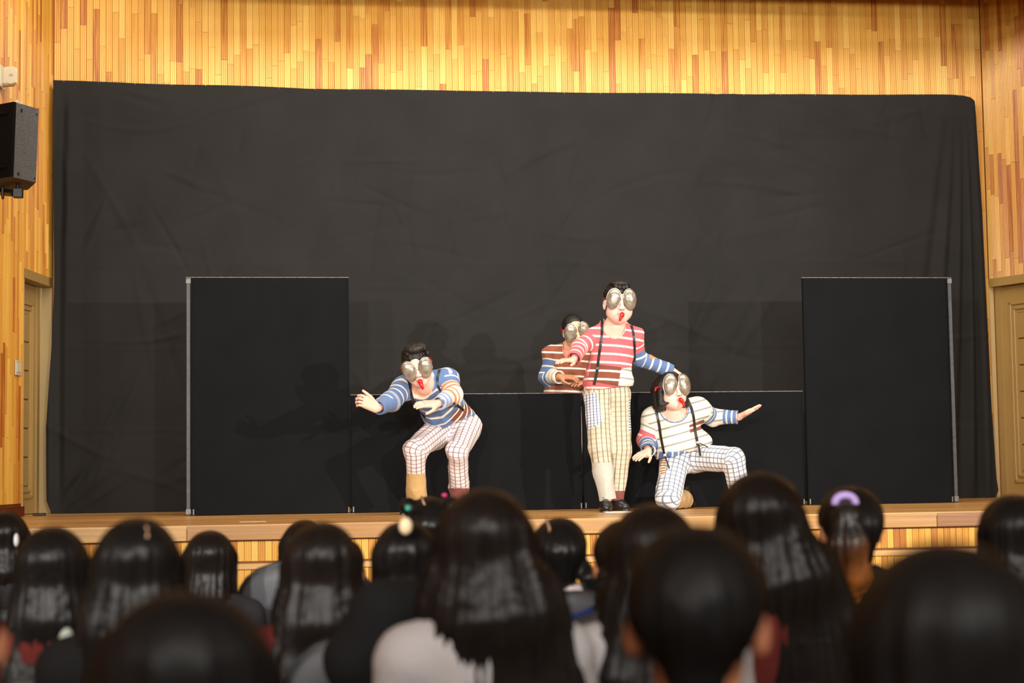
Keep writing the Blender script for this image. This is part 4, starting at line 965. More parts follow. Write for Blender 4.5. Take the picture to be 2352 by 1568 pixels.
def performer_cream():
    Y = 12.62
    H = Head(P3(1541, 900, Y - .12), hframe(17, 6, 2), 1.10)
    neck = P3(1550, 948, Y); sL, sR = P3(1502, 962, Y), P3(1602, 940, Y); belly = P3(1560, 1022, Y); pel = P3(1574, 1050, Y + .03)
    armL = (sL, P3(1482, 1010, Y + .02), P3(1489, 1036, Y - .16)); armR = (sR, P3(1638, 957, Y + .08), P3(1697, 958, Y))
    ground = lambda x, Yv, z=0.0: V3(at(x, 1166, Y=Yv)[0], Yv, STAGE + z)
    kneeL = ground(1535, Y - .16, .085); ankL = ground(1578, Y + .22, .06)
    legL = (P3(1550, 1062, Y), kneeL, ankL); legR = (P3(1604, 1050, Y), P3(1684, 1056, Y - .28), ground(1702, Y - .22, .10))
    base = V3(pel[0], Y, STAGE)
    hL = dict(d=V3(-.72, -.55, -.30), n=V3(-.2, .2, -1), s=V3(.3, -.9, -.2), curl=(.10, .15, .2, .25), size=1.0)
    hR = dict(d=V3(.86, -.15, .46), n=V3(.45, -.30, -.84), s=V3(-.1, -.95, -.30), curl=(.02, .03, .03, .04), size=1.10, spread=.05, thumb=.85)
    toeL = ground(1588, Y + .30, .03); toeR = ground(1712, Y - .40, .03)
    F = body_field(H, neck, sL, sR, belly, pel, armL, armR, legL, legR, hL, hR, [(ankL, toeL), (legR[2], toeR)], chest_w=.15, wide=1.08)
    o = make_person('kneeling performer in cream striped sweater with black bob hair and one arm stretched out', base, F, H, FACE, PINKSKIN)
    F = Field(.0037); F.cap(sL, sR, .076, .078, .06); F.cap((sL + sR) / 2 - V3(0, 0, .06), belly, .172, .205, .06, V3(0, 1, 0), .80); F.ell(P3(1570, 1016, Y), (.224, .175, .115), .05)
    for q_ in (sL, sR): F.cap(neck + V3(0, .02, -.012), q_, .062, .074, .06)
    F.cap(sL, armL[1], .080, .068, .05); F.cap(armL[1], armL[2], .068, .058, .02); F.cap(sR, armR[1], .086, .068, .06); F.cap(armR[1], armR[2], .064, .056, .02); F.cap(neck + V3(0, 0, -.03), (sL + sR) / 2, .08, .09, .05)
    F.ell(P3(1547, 938, Y - .08), (.098, .15, .098), 0, sub=True); F.ell(P3(1547, 920, Y), (.09, .2, .07), 0, sub=True)
    for A in (armL, armR):
        dl = A[2] - A[1]; dl /= np.linalg.norm(dl); F.cutball(A[2], .11, A[2] - dl * .006, dl); F.cap(A[2] + dl * .03, A[2] - dl * .06, .047, .042, 0, sub=True)
    hem = P3(1570, 1038, Y); F.cutball(hem, .36, hem, V3(.26, 0, -1))
    def col(v, n):
        c = np.tile(CREAM, (len(v), 1)); X, Yp = proj_v(v); fr = n[:, 1] < .25; x = v[:, 0] - base[0]; s = v[:, 2] - x * .26
        c = bands(c, s - P3(1560, 990, Y)[2], .066, .0125, GREYL)
        m = fr & inpoly(X, Yp, [(1583, 976), (1617, 962), (1622, 988), (1586, 998)]); cc = bands(np.tile(BROWN, (len(v), 1)), s - P3(1560, 997, Y)[2], .040, .012, WHITE); c[m] = cc[m]
        m = inpoly(X, Yp, [(1505, 1038), (1580, 1036), (1580, 1060), (1515, 1062)]); cc = bands(np.tile(BLUE, (len(v), 1)), v[:, 0], .045, .010, WHITE); c[m] = cc[m]
        for (S_, E_, W_), side in ((armL, 0), (armR, 1)):
            t1, d1 = seg(v, S_, E_); t2, d2 = seg(v, E_, W_); L1 = np.linalg.norm(E_ - S_); L2 = np.linalg.norm(W_ - E_)
            tt, dt = seg(v, (sL + sR) / 2, belly); al = np.where(d1 - .008 < d2, t1 * L1, L1 + t2 * L2)
            m = (np.minimum(d1, d2) - .072 < dt - .185) & (al > .05); cc = np.tile(CREAM, (len(v), 1)); f_ = al / (L1 + L2)
            if side == 0:
                k = al > L1 * .55; cc[k] = bands(np.tile(RED, (len(v), 1)), al, .050, .014, WHITE)[k]; k = al > L1 + L2 * .35; cc[k] = bands(np.tile(BLUE, (len(v), 1)), al, .042, .011, WHITE, .01)[k]
                k = al < L1 * .55; cc[k] = bands(cc, al, .07, .011, GREYL)[k]
            else:
                cc = bands(cc, v[:, 2] - .1 * v[:, 0], .066, .0125, GREYL); k = (al > .075) & (al < .135); cc[k] = bands(np.tile(BLUE, (len(v), 1)), al, .036, .008, WHITE)[k]
                k = al > L1 + L2 * .42; cc[k] = bands(np.tile(BLUE, (len(v), 1)), al, .040, .011, WHITE)[k]
            c[m] = cc[m]
        dn = np.linalg.norm((v - P3(1547, 938, Y - .08)) / V3(.098, .15, .098), axis=1); m = (dn < 1.17) & (dn > 1.07); c[m] = BLUE
        return c
    sw, v, q = finish(F, 'sweater', fabric_m, o, base, col, (.019, 16, 56, 12, 41)); bv = BVHTree.FromPolygons(v.tolist(), q.tolist())
    legs = (legL, legR); hl, hr_ = ankL + (kneeL - ankL) * .10, legR[2] + V3(0, 0, -.02); dk = ankL - kneeL; dk /= np.linalg.norm(dk)
    F = garment_trousers(((legL[0], legL[1], hl), (legR[0], legR[1], hr_)), ((.118, .098, .075), (.118, .092, .072)), P3(1574, 1052, Y + .05), (.180, .16, .115), [(hl, dk, .10), (hr_, V3(0, 0, -1), .11)], (P3(1570, 1020, Y), V3(-.26, 0, 1)), 5)
    F.cut((0, 0, STAGE + .002), (0, 0, -1))
    def colt(v, n):
        s, u, I = trouser_uv(v, legs, pel); c = plaid(np.tile(srgb(230, 230, 232), (len(v), 1)), s, u, .034, .0072, srgb(122, 130, 150), srgb(112, 120, 142))
        L1 = np.linalg.norm(kneeL - legL[0]); m = (I == 0) & (s > L1 + .15); c[m] = TAN
        X, Yp = proj_v(v); m = inpoly(X, Yp, [(1518, 1050), (1531, 1050), (1528, 1090), (1516, 1092)]); c[m] = bands(np.tile(srgb(226, 206, 176), (len(v), 1)), s, .02, .008, BROWN)[m]
        return c
    finish(F, 'trousers', fabric_m, o, base, colt, (.020, 14, 50, 12, 23))
    # the shoe of the kneeling leg stands on its toe behind, the other is flat
    Fs = Field(.0045); Fs.cap(ankL + V3(.0, .0, .03), V3(toeL[0] + .01, toeL[1] + .02, STAGE + .040), .042, .036, .02); Fs.cap(ankL + V3(0, .02, .09), ankL + V3(.0, .02, .0), .040, .044, .03)
    Fs.cut((0, 0, STAGE + .001), (0, 0, -1)); v, q = Fs.run(); link('shoe', mesh('shoe', v - base, q, True), black_leather, o)
    shoe(o, base, legR[2] * V3(1, 1, 0) + V3(-.01, .06, STAGE), toeR, legR[2] + V3(0, 0, .055))
    s1 = strap_on(bv, [(1506, 940), (1511, 960), (1515, 980), (1519, 1005), (1523, 1025), (1527, 1044)], .020, 'suspender', o, base)
    s2 = strap_on(bv, [(1578, 916), (1587, 935), (1592, 955), (1596, 990), (1600, 1010), (1602, 1022)], .022, 'suspender', o, base)
    bt = MB().tube([s1[1][-1] + V3(0, -.01, 0), s1[1][-1] + V3(.03, -.03, -.10)], .011, 6, flat=.4).build('suspender_end', strap_black, o, base=base)
    bt = MB().tube([s2[1][-4] + V3(0, -.012, 0), s2[1][-4] + V3(.01, -.035, -.10)], .011, 6, flat=.4).build('suspender_end', strap_black, o, base=base)
    bt = MB().tube([s2[1][-4] + V3(0, -.012, 0), s2[1][-4] + V3(.05, -.012, -.022), s2[1][-4] + V3(.075, -.005, -.035)], .009, 6, flat=.4).build('suspender_end', strap_black, o, base=base)
    for s_ in (s1[1][-1], s2[1][-4]): MB().box((-.011, -.018, -.010), (.011, -.006, .010), lambda x, y, z: tuple(s_ + V3(x, y, z)), .002).build('clip', chrome, o, base=base)
    def hb(F):
        F.ell(H(0, -.022, .050), np.array([.092, .106, .092]) * H.k, .02, H.M)
        for s in (-1, 1):
            F.cap(H(s * .082, .005, .04), H(s * .094, .020, -.085), .026 * H.k, .024 * H.k, .03); F.cap(H(s * .07, -.06, .03), H(s * .075, -.05, -.085), .05 * H.k, .045 * H.k, .03); F.cap(H(s * .094, .020, -.085), H(s * .066, .062, -.082), .026, .008, .02)
        F.cap(H(0, -.085, .03), H(0, -.08, -.085), .05 * H.k, .05 * H.k, .03)
        F.ell(H(0, .135, -.020), np.array([.068, .10, .098]) * H.k, 0, H.M, True)
        for x in (-.05, -.025, 0, .025, .05): F.cap(H(x * .6, .02, .125), H(x, .088, .075), .016, .010, .012)
    hair_mesh(H, o, base, hb, .0028, 6, f=(40, 120))
    goggles(H, o, base, 1.04 * H.k, zoff=.036)
    whistle(H, 'red whistle in the mouth of the kneeling performer in cream', .12)
    c = H(-.128, .03, .030); MB().tube([H(-.098, .03, .032), H(-.124, .03, .032)], .004, 6).tube([c, H(-.140, .03, .005)], [.009, .006], 8).build('hair_clip_fleck', red_m, o, True, base=base)
    return o

def performer_brown():
    Y = 13.50
    H = Head(P3(1319, 760, Y - .14), hframe(6, -14, 10), 1.06)
    neck = P3(1312, 800, Y); sL, sR = P3(1267, 812, Y), P3(1362, 812, Y); belly = P3(1300, 905, Y + .04); pel = P3(1298, 940, Y + .08)
    armL = (sL, P3(1256, 866, Y - .02), P3(1287, 866, Y - .20)); armR = (sR, P3(1376, 872, Y), P3(1352, 880, Y - .20))
    gx = pel[0]; g = lambda dx, dy, z: V3(gx + dx, Y + dy, STAGE + z)
    legL = (g(-.09, .06, pel[2] - STAGE - .04), g(-.12, -.02, .46), g(-.12, .12, .10)); legR = (g(.09, .06, pel[2] - STAGE - .04), g(.12, -.02, .46), g(.12, .12, .10))
    base = V3(gx, Y, STAGE)
    hL = dict(d=V3(.72, -.5, -.05), n=V3(.1, .3, -1), s=V3(-.4, -.8, .2), curl=(.35, .4, .45, .5), size=1.05); hR = dict(d=V3(-.8, -.5, 0), n=V3(0, .3, -1), s=V3(-.4, .8, .1), curl=(.3, .3, .3, .3))
    tl, tr = g(-.14, -.12, .03), g(.14, -.12, .03)
    F = body_field(H, neck, sL, sR, belly, pel, armL, armR, legL, legR, hL, hR, [(legL[2], tl), (legR[2], tr)])
    o = make_person('performer in brown striped sweater standing behind the low black flat', base, F, H, srgb(232, 190, 156), srgb(206, 146, 112))
    F = Field(.0037); F.cap(sL, sR, .058, .058, .06)
    for q_ in (sL, sR): F.cap(neck + V3(.04 * (1 if q_ is sR else -1), .02, .0), q_, .05, .058, .06)
    F.cap((sL + sR) / 2 - V3(0, 0, .06), belly, .150, .170, .06, V3(0, 1, 0), .78); F.cap(belly, pel, .17, .16, .05, V3(0, 1, 0), .8)
    F.cap(sL * .9 + armL[1] * .1, armL[1], .068, .066, .05); F.cap(armL[1], armL[2], .066, .056, .02); F.cap(sR, armR[1], .076, .066, .045); F.cap(armR[1], armR[2], .066, .05, .02); F.cap(neck + V3(0, 0, -.03), (sL + sR) / 2, .08, .09, .05)
    F.ell(P3(1316, 800, Y - .10), (.075, .13, .10), 0, sub=True); F.ell(P3(1314, 780, Y), (.08, .2, .07), 0, sub=True)
    for A in (armL, armR):
        dl = A[2] - A[1]; dl /= np.linalg.norm(dl); F.cutball(A[2], .11, A[2] - dl * .012, dl); F.cap(A[2] + dl * .03, A[2] - dl * .05, .045, .038, 0, sub=True)
    F.cut(pel - V3(0, 0, .04), (0, 0, -1))
    def col(v, n):
        c = np.tile(srgb(142, 84, 64), (len(v), 1)); s = v[:, 2] + .05 * (v[:, 0] - base[0]); c = bands(c, s - P3(1300, 812, Y)[2], .061, .013, WHITE)
        for (S_, E_, W_), side in ((armL, 0), (armR, 1)):
            t1, d1 = seg(v, S_, E_); t2, d2 = seg(v, E_, W_); L1 = np.linalg.norm(E_ - S_); L2 = np.linalg.norm(W_ - E_)
            tt, dt = seg(v, (sL + sR) / 2, belly); al = np.where(d1 - .008 < d2, t1 * L1, L1 + t2 * L2); m = (np.minimum(d1, d2) - .07 < dt - .165) & (al > .04)
            cc = bands(np.tile(BLUE, (len(v), 1)), al, .058, .012, WHITE); k = al < .055; cc[k] = bands(np.tile(srgb(150, 90, 66), (len(v), 1)), s - P3(1300, 812, Y)[2], .061, .013, WHITE)[k]; k = al > L1 + L2 * .35; cc[k] = bands(np.tile(CREAM, (len(v), 1)), al, .05, .009, GREYL)[k]; c[m] = cc[m]
        dn = np.linalg.norm((v - P3(1316, 800, Y - .10)) / V3(.075, .13, .10), axis=1); m = dn < 1.10; c[m] = srgb(216, 130, 130); return c
    finish(F, 'sweater', fabric_m, o, base, col, (.018, 16, 56, 12, 51))
    hl, hr_ = legL[2], legR[2]
    F = garment_trousers((legL, legR), ((.11, .09, .07), (.11, .09, .07)), pel, (.17, .13, .12), [(hl, V3(0, 0, -1), .12), (hr_, V3(0, 0, -1), .12)], (pel + V3(0, 0, .06), (0, 0, 1)), 5, h=.009)
    finish(F, 'trousers', fabric_m, o, base, lambda v, n: np.tile(srgb(200, 190, 170), (len(v), 1)))
    shoe(o, base, legL[2] * V3(1, 1, 0) + V3(0, .05, STAGE), tl, legL[2] + V3(0, 0, .02)); shoe(o, base, legR[2] * V3(1, 1, 0) + V3(0, .05, STAGE), tr, legR[2] + V3(0, 0, .02))
    def hb(F):
        F.ell(H(0, -.020, .042), np.array([.082, .098, .086]) * H.k, .02, H.M); F.ell(H(0, .120, .02), np.array([.075, .105, .072]) * H.k, 0, H.M, True); F.ell(H(0, .03, -.10), np.array([.12, .16, .095]) * H.k, 0, H.M, True)
    hair_mesh(H, o, base, hb, .0014, 7, f=(90, 200))
    goggles(H, o, base, .98 * H.k, zoff=.008)
    return o
performer_red(); performer_blue(); performer_cream(); performer_brown()

# ------------------------------------------------------------------ the audience, seen from behind
def hair_material(name, col, rough=0.36, an=0.75):
    m = material(name, col, rough, spec=0.18, aniso=an, noise=(20, 0.25)); nt = m.node_tree; N = nt.nodes; L = nt.links
    tc = N.new('ShaderNodeTexCoord'); mp = N.new('ShaderNodeMapping'); mp.inputs['Scale'].default_value = (1, 1, 0.05)
    n = N.new('ShaderNodeTexNoise'); n.inputs['Scale'].default_value = 130; n.inputs['Detail'].default_value = 3
    b = N.new('ShaderNodeBump'); b.inputs['Strength'].default_value = 0.35; b.inputs['Distance'].default_value = 0.006
    L.new(tc.outputs['Object'], mp.inputs[0]); L.new(mp.outputs[0], n.inputs['Vector']); L.new(n.outputs['Fac'], b.inputs['Height']); L.new(b.outputs[0], N['Principled BSDF'].inputs['Normal'])
    return m
hair_black = hair_material('black_hair', (0.0075, 0.0068, 0.0066))
hair_brown = hair_material('dark_brown_hair', (0.0105, 0.0076, 0.0066))
hair_short = hair_material('short_black_hair', (0.0065, 0.006, 0.006), 0.5, 0.3)
hair_dyed = material('ponytail_hair', (1, 1, 1), 0.4, attr=True, noise=(30, 0.2), bump=(120, 0.4, 0.05))
kid_skin = material('audience_skin', S(196, 128, 92), 0.5, noise=(10, 0.06))
scalp = material('scalp_parting', S(190, 150, 120), 0.6, noise=(30, 0.1))
def cloth(name, c): return material(name, S(*c), 0.9, spec=0.2, noise=(8, 0.06), bump=(90, 0.25))
SHIRT = dict(black=cloth('black_jersey', (24, 24, 25)), white=cloth('white_jersey', (182, 178, 180)), navy=cloth('navy_jersey', (24, 30, 48)), blue=cloth('blue_fleece', (28, 66, 150)), maroon=cloth('maroon_jersey', (92, 34, 30)),
             grey=cloth('grey_jersey', (88, 90, 94)), sage=cloth('sage_jersey', (172, 184, 172)), orange=cloth('orange_jersey', (196, 92, 40)), pink=cloth('pale_pink_jersey', (214, 202, 206)), char=cloth('charcoal_jersey', (46, 46, 50)))
jeans = cloth('dark_trouser_cloth', (38, 42, 56)); chair_grey = material('grey_chair_shell', S(92, 95, 100), 0.5, noise=(6, 0.06)); chair_rim = material('dark_chair_rim', S(44, 46, 50), 0.5, noise=(8, 0.05)); chair_leg = material('chair_steel', S(150, 150, 150), 0.3, metal=0.9, noise=(10, 0.05))

def kid_head(): return Head((0, 0, 1.01), hframe(0, 0, 0, 1), 1.0)
def kid_mesh():
    F = Field(.011); H = kid_head()
    F.ell(H(0, -.012, .035), (.074, .092, .084), .02); F.ell(H(0, .03, -.03), (.064, .062, .08), .03); F.cap(H(0, .092, .0), H(0, .108, -.03), .011, .013, .01)
    for s in (-1, 1):
        F.ell(H(s * .082, -.008, -.010), (.014, .021, .033), .008); F.cap((s * .14, -.03, .825), (0, -.03, .84), .046, .05, .05)
        F.cap((s * .165, -.03, .805), (s * .20, .05, .60), .042, .036, .03); F.cap((s * .20, .05, .60), (s * .10, .26, .535), .036, .027, .01)
        F.cap((s * .10, .26, .535), (s * .07, .33, .52), .030, .026, .01)
        for k in range(4): F.cap((s * (.085 - .016 * k + .01), .325, .52), (s * (.07 - .013 * k), .375, .508), .0085, .007, .004)
        F.cap((s * .105, .27, .54), (s * .065, .305, .548), .011, .009, .008)
        F.cap((s * .085, .0, .455), (s * .09, .37, .45), .068, .052, .03); F.cap((s * .09, .37, .45), (s * .09, .40, .085), .052, .036, .02); F.cap((s * .09, .39, .05), (s * .095, .50, .035), .036, .030, .02)
    F.cap((0, -.012, .94), (0, -.03, .85), .047, .055, .03); F.cap((0, -.03, .79), (0, -.01, .50), .118, .120, .05, (0, 1, 0), .72)
    F.cut((0, 0, .003), (0, 0, -1)); v, q = F.run(); return mesh('audience_body', v, q, True)
def kid_shirt():
    F = Field(.012); F.cap((0, -.03, .785), (0, -.01, .47), .140, .146, .05, (0, 1, 0), .76)
    for s in (-1, 1):
        F.cap((s * .145, -.03, .815), (0, -.03, .845), .056, .060, .05); F.cap((s * .165, -.03, .80), (s * .205, .05, .60), .058, .052, .04); F.cap((s * .205, .05, .60), (s * .11, .24, .54), .052, .042, .02); F.cutball((s * .11, .24, .54), .08, (s * .12, .215, .545), (-s * .4, .9, -.1))
    F.ell((0, -.012, .905), (.060, .07, .05), 0, sub=True); v, q = F.run(); v = wrinkle(v, normals(v, q), .009, 18, 60, 8, 2); return mesh('shirt', v, q, True)
def kid_trousers():
    F = Field(.014); F.cap((-.06, 0, .47), (.06, 0, .47), .10, .10, .04)
    for s in (-1, 1): F.cap((s * .085, .0, .457), (s * .09, .37, .452), .084, .068, .03); F.cap((s * .09, .37, .452), (s * .09, .40, .10), .068, .052, .02)
    F.cut((0, 0, .075), (0, 0, -1)); v, q = F.run(); return mesh('trousers', v, q, True)
def kid_shoe():
    F = Field(.010); F.cap((0, -.02, .045), (0, .11, .036), .040, .042, .02); F.cap((0, -.01, .05), (0, 0, .09), .040, .040, .02); F.cut((0, 0, .001), (0, 0, -1)); v, q = F.run(); return mesh('shoe', v, q, True)
BODY, SHIRT_ME, TROU_ME, SHOE_ME = kid_mesh(), kid_shirt(), kid_trousers(), kid_shoe()
BODY.materials.append(kid_skin); SHIRT_ME.materials.append(SHIRT['black']); TROU_ME.materials.append(jeans); SHOE_ME.materials.append(SHIRT['white'])
def strand(v, n, amp, seed, c=(0, -.02), kmax=46):
    """Locks: ridges that run down the hair around the head."""
    rs = np.random.RandomState(seed); th = np.arctan2(v[:, 0] - c[0], -(v[:, 1] - c[1])); d = np.zeros(len(v))
    for _ in range(7): d += np.sin(th * rs.uniform(9, kmax) + rs.uniform(0, 6) + 2.2 * np.sin(v[:, 2] * rs.uniform(3, 9) + rs.uniform(0, 6)))
    fade = np.clip((1.12 - v[:, 2]) / .10, .15, 1); return v + n * (d * amp * fade / 2.6)[:, None]
def kid_hair(style, wd=1.0, ln=.55, seed=1, lean=0.0, full=1.0):
    F = Field(.0085); e = full
    if style == 'short':
        F.ell((0, -.018, 1.050), (.089 * e, .104 * e, .090 * e), .02); F.cap((0, -.070, 1.02), (0, -.068, .955), .062, .040, .03); F.ell((0, .125, .99), (.09, .085, .10), 0, sub=True)
        for s in (-1, 1): F.ell((s * .095, .004, .985), (.03, .045, .055), 0, sub=True)
    else:
        F.ell((0, -.016, 1.048), (.094 * e, .108 * e, .094 * e), .02)
        if style in ('long', 'bob'):
            for s in (-1, 1): F.cap((s * .070 * e, -.015, 1.03), (s * .080 * wd, -.03, .90), .034, .036, .03)
            z1 = ln if style == 'long' else .875
            F.cap((0, -.055, 1.03), (lean * .3, -.082, .88), .082 * e, .090 * wd, .03, (0, 1, 0), .62)
            if style == 'long':
                F.cap((lean * .3, -.082, .88), (lean, -.118, z1), .090 * wd, .100 * wd, .03, (0, 1, 0), .40)
                for s in (-1, 1): F.cap((s * .075 * wd + lean * .3, -.04, .93), (s * .105 * wd + lean, -.105, z1 + .06), .036, .030, .03)
        else:
            F.cap((0, -.075, 1.02), (0, -.066, .945), .066, .045, .03)
            for s in (-1, 1): F.ell((s * .105, .006, .985), (.03, .036, .05), 0, sub=True)
            if style == 'pigtails':
                for s in (-1, 1): F.cap((s * .060, -.055, .975), (s * .092, -.085, .935), .034, .028, .02); F.cap((s * .092, -.085, .935), (s * .105, -.075, .78), .032, .018, .02)
            if style == 'buns':
                for s in (-1, 1): F.ell((s * .085, -.03, 1.105), (.036, .036, .034), .015)
            if style == 'braid':
                for s in (-1, 1):
                    for k in range(6): F.ell((s * (.068 + .004 * k), -.07 - .004 * k, .985 - .033 * k), (.028 - .001 * k, .026, .024), .006)
        F.ell((0, .135, .97), (.078, .10, .13), 0, sub=True)
    v, q = F.run(); n = normals(v, q)
    v = strand(v, n, .0045 if style in ('long', 'bob') else .0030, seed); 
    if style == 'short' or style == 'braid': v = wrinkle(v, normals(v, q), .0030, 60, 150, 8, seed)
    return v, q
NCH = 0
def make_chair():
    root = empty('chair', (0, 0, 0))
    def shell(lo, hi, wd, th, name, mat, par, zs, bow, narrow):
        nu, nv = 18, len(zs); V = []; F = []
        for k in (0, 1):
            for j, (z, y, f) in enumerate(zs):
                for i in range(nu + 1):
                    t = i / nu * 2 - 1; x = t * wd * f; V.append((x, y - bow * (1 - t * t) * -1 * 0 - bow * (1 - abs(t) ** 2.2) + (th if k else 0), z))
        nn = nu + 1; tot = nn * nv
        for k in (0, 1):
            for j in range(nv - 1):
                for i in range(nu):
                    a = k * tot + j * nn + i; qd = (a, a + 1, a + nn + 1, a + nn); F.append(qd if k == 0 else qd[::-1])
        for j in range(nv - 1):
            for i in (0, nu): a = j * nn + i; F.append((a, a + nn, a + nn + tot, a + tot))
        for i in range(nu):
            for j in (0, nv - 1): a = j * nn + i; F.append((a, a + 1, a + 1 + tot, a + tot))
        return link(name, mesh(name, V, F, True), mat, par)
    def rowz(z0, z1, y0, y1, n=12, w0=.86):
        out = []
        for j in range(n + 1):
            t = j / n; out.append((z0 + (z1 - z0) * t, y0 + (y1 - y0) * t, w0 + (1 - w0) * min(1, t * 2) if t < .6 else math.sqrt(max(.02, 1 - ((t - .6) / .42) ** 2.4))))
        return out
    bk = shell(0, 0, .235, .010, 'backrest', chair_grey, root, rowz(.50, .86, -.175, -.235), .05, 0)
    pts = []
    for side in (-1, 1):
        seq = rowz(.50, .86, -.175, -.235); seq = seq if side < 0 else seq[::-1]
        for (z, y, f) in seq: pts.append((side * .235 * f, y + .005 - (.0), z))
    MB().tube(pts, .011, 8).build('rim', chair_rim, bk, True)
    m = MB()
    m.box((-.21, -.17, .385), (.21, .22, .402), None, .006); m.build('seat', chair_grey, root)
    for sx in (-1, 1):
        MB().tube([(sx * .19, .19, .388), (sx * .21, .23, .008)], .011, 8).build('leg', chair_leg, root, True); MB().tube([(sx * .19, -.15, .388), (sx * .21, -.25, .008)], .011, 8).build('leg', chair_leg, root, True)
        MB().tube([(sx * .20, -.14, .39), (sx * .205, -.175, .52)], .010, 8).build('back_support', chair_leg, root, True)
    return root
CHAIR0 = make_chair(); used_chair = [False]
def place_chair(x, y, label, s=1.0, rz=0.0):
    if not used_chair[0]: used_chair[0] = True; o = CHAIR0
    else:
        o = CHAIR0.copy(); C.objects.link(o)
        for ch in CHAIR0.children:
            c = ch.copy(); C.objects.link(c); c.parent = o
            for g in ch.children: d = g.copy(); C.objects.link(d); d.parent = c
    o.location = (x, y, 0); o.rotation_euler = (0, 0, rz); o.scale = (s, s, s); tag(o, label, 'chair', 'audience chairs'); return o
def audience(cx, top, wpx, W, style, label, hair=None, shirt='black', wd=1.0, ln=.55, lean=0.0, full=1.0, yaw=0, chair=None, cs=None, seed=1, back=0.0, sx=1.0, cdx=0.0):
    d = FPX * W / wpx; p = at(cx, top, d=d); s = p[2] / 1.142
    root = link('person', BODY, None, loc=(p[0], p[1], 0)); root.scale = (s, s, s); root.rotation_euler = (0, 0, math.radians(yaw)); tag(root, label, 'person', 'audience seated before the stage')
    for nm, me, mt in (('shirt', SHIRT_ME, SHIRT[shirt]), ('trousers', TROU_ME, jeans)):
        o = link(nm, me, None, root); o.material_slots[0].link = 'OBJECT'; o.material_slots[0].material = mt
    for k in (-1, 1): link('shoe', SHOE_ME, None, root, (k * .092, .395, 0))
    v, q = kid_hair(style, wd, ln, seed, lean, full); v = v * V3(sx, 1, 1); h = link('hair', mesh('hair', v, q, True), hair or hair_black, root)
    if chair: place_chair(p[0] + cdx, p[1] - .02 - back, chair, cs or s * .98, math.radians(yaw * .3))
    return root, h, s

LC = 'grey moulded chair under the '
A = audience
def local(root, px, py, off=0.0):
    """A point of the child's own space on the line of sight, at the depth of the back of the head."""
    r = ray(px, py); t = ((np.array(root.location) - EYE) @ Fv) - .11 * root.scale[0] - off
    return (EYE + r * t - np.array(root.location)) / root.scale[0]
def clip_on(root, h, px, py, size, mat, name='hair_clip_fleck', flat=.4, off=0.0):
    c = local(root, px, py, off); x, z = size; n = 14
    V = [c + V3(x * math.cos(t), -.0, z * math.sin(t)) for t in np.linspace(0, 2 * math.pi, n + 1)[:-1]] + [c + V3(x * .7 * math.cos(t), -.010, z * .7 * math.sin(t)) for t in np.linspace(0, 2 * math.pi, n + 1)[:-1]] + [c + V3(x * math.cos(t), .02, z * math.sin(t)) for t in np.linspace(0, 2 * math.pi, n + 1)[:-1]]
    F = [tuple(n + k for k in range(n))] + [(k, (k + 1) % n, n + (k + 1) % n, n + k) for k in range(n)] + [(2 * n + k, 2 * n + (k + 1) % n, (k + 1) % n, k) for k in range(n)]
    return link(name, mesh(name, V, F, True), mat, h)
fleck_white = material('white_fleck', S(235, 235, 235), 0.3, noise=(20, .03)); clip_cream = material('cream_clip', S(236, 214, 172), 0.35, noise=(20, .05)); tie_teal = material('teal_tie', S(40, 150, 130), 0.5, noise=(20, .1))
tie_pink = material('pink_tie', S(190, 50, 110), 0.5, noise=(20, .1)); tie_lilac = material('lilac_scrunchie', S(186, 160, 222), 0.7, noise=(20, .08), bump=(60, .4))
def parting(root, h, pts):
    P = [local(root, a, b, .0) + V3(0, -.004, 0) for a, b in pts]
    for p in P:   # lay the line on the crown
        q = (p - V3(0, -.016, 1.048)); k = math.sqrt((q[0] / .094) ** 2 + (q[2] / .094) ** 2)
        p[1] = -.016 - .108 * math.sqrt(max(0, 1 - min(1, k * k))) - .001 if p[2] > .97 else p[1] + .03
    MB().tube(P, .0042, 6, flat=.5).build('parting', scalp, h, True)

r, h, s = A(12, 1172, 112, .19, 'bob', 'audience child with dark bob hair and a white fleck in it, farthest towards the left wall', hair_brown, 'char', chair=LC + 'child with a white fleck in the hair', cs=.78, seed=2)
clip_on(r, h, 37, 1240, (.010, .028), fleck_white)  # small white oval fleck laid on the hair
r, h, s = A(122, 1208, 186, .21, 'long', 'audience child with long black hair over a maroon top, beside the glossy haired child', hair_black, 'maroon', wd=.95, ln=.62, chair=LC + 'long haired child in maroon', cs=.78, seed=3)
clip_on(r, h, 152, 1478, (.022, .042), SHIRT['sage'], 'pale_collar')
r, h, s = A(316, 1187, 228, .22, 'long', 'audience child with glossy straight black hair and a pale parting', hair_black, 'black', wd=1.15, ln=.50, chair=LC + 'glossy haired child with the parting', cs=.78, seed=4)
parting(r, h, [(322, 1196), (326, 1215), (330, 1238)])
A(482, 1217, 124, .185, 'bob', 'audience child with a smooth dark brown bob in front of the stage ledge', hair_brown, 'char', wd=.9, chair=LC + 'child with the smooth brown bob', cs=.78, seed=5)
A(425, 1352, 430, .21, 'long', 'audience child as a large black blurred head, nearest below the glossy haired child', hair_short, 'black', wd=1.3, ln=.66, chair=LC + 'large blurred black head', cs=.74, seed=6, sx=1.1)
A(-132, 1262, 300, .18, 'short', 'audience boy mostly out of the picture with one reddish ear showing', hair_short, 'black', chair=LC + 'boy with one ear showing', cs=.74, seed=7)
A(738, 1197, 190, .20, 'long', 'audience child with long dark brown hair before the grey chair back', hair_brown, 'maroon', wd=1.05, ln=.66, chair='grey moulded chair of the child with long dark brown hair, under the black jacket', cs=.945, seed=8, cdx=.14)
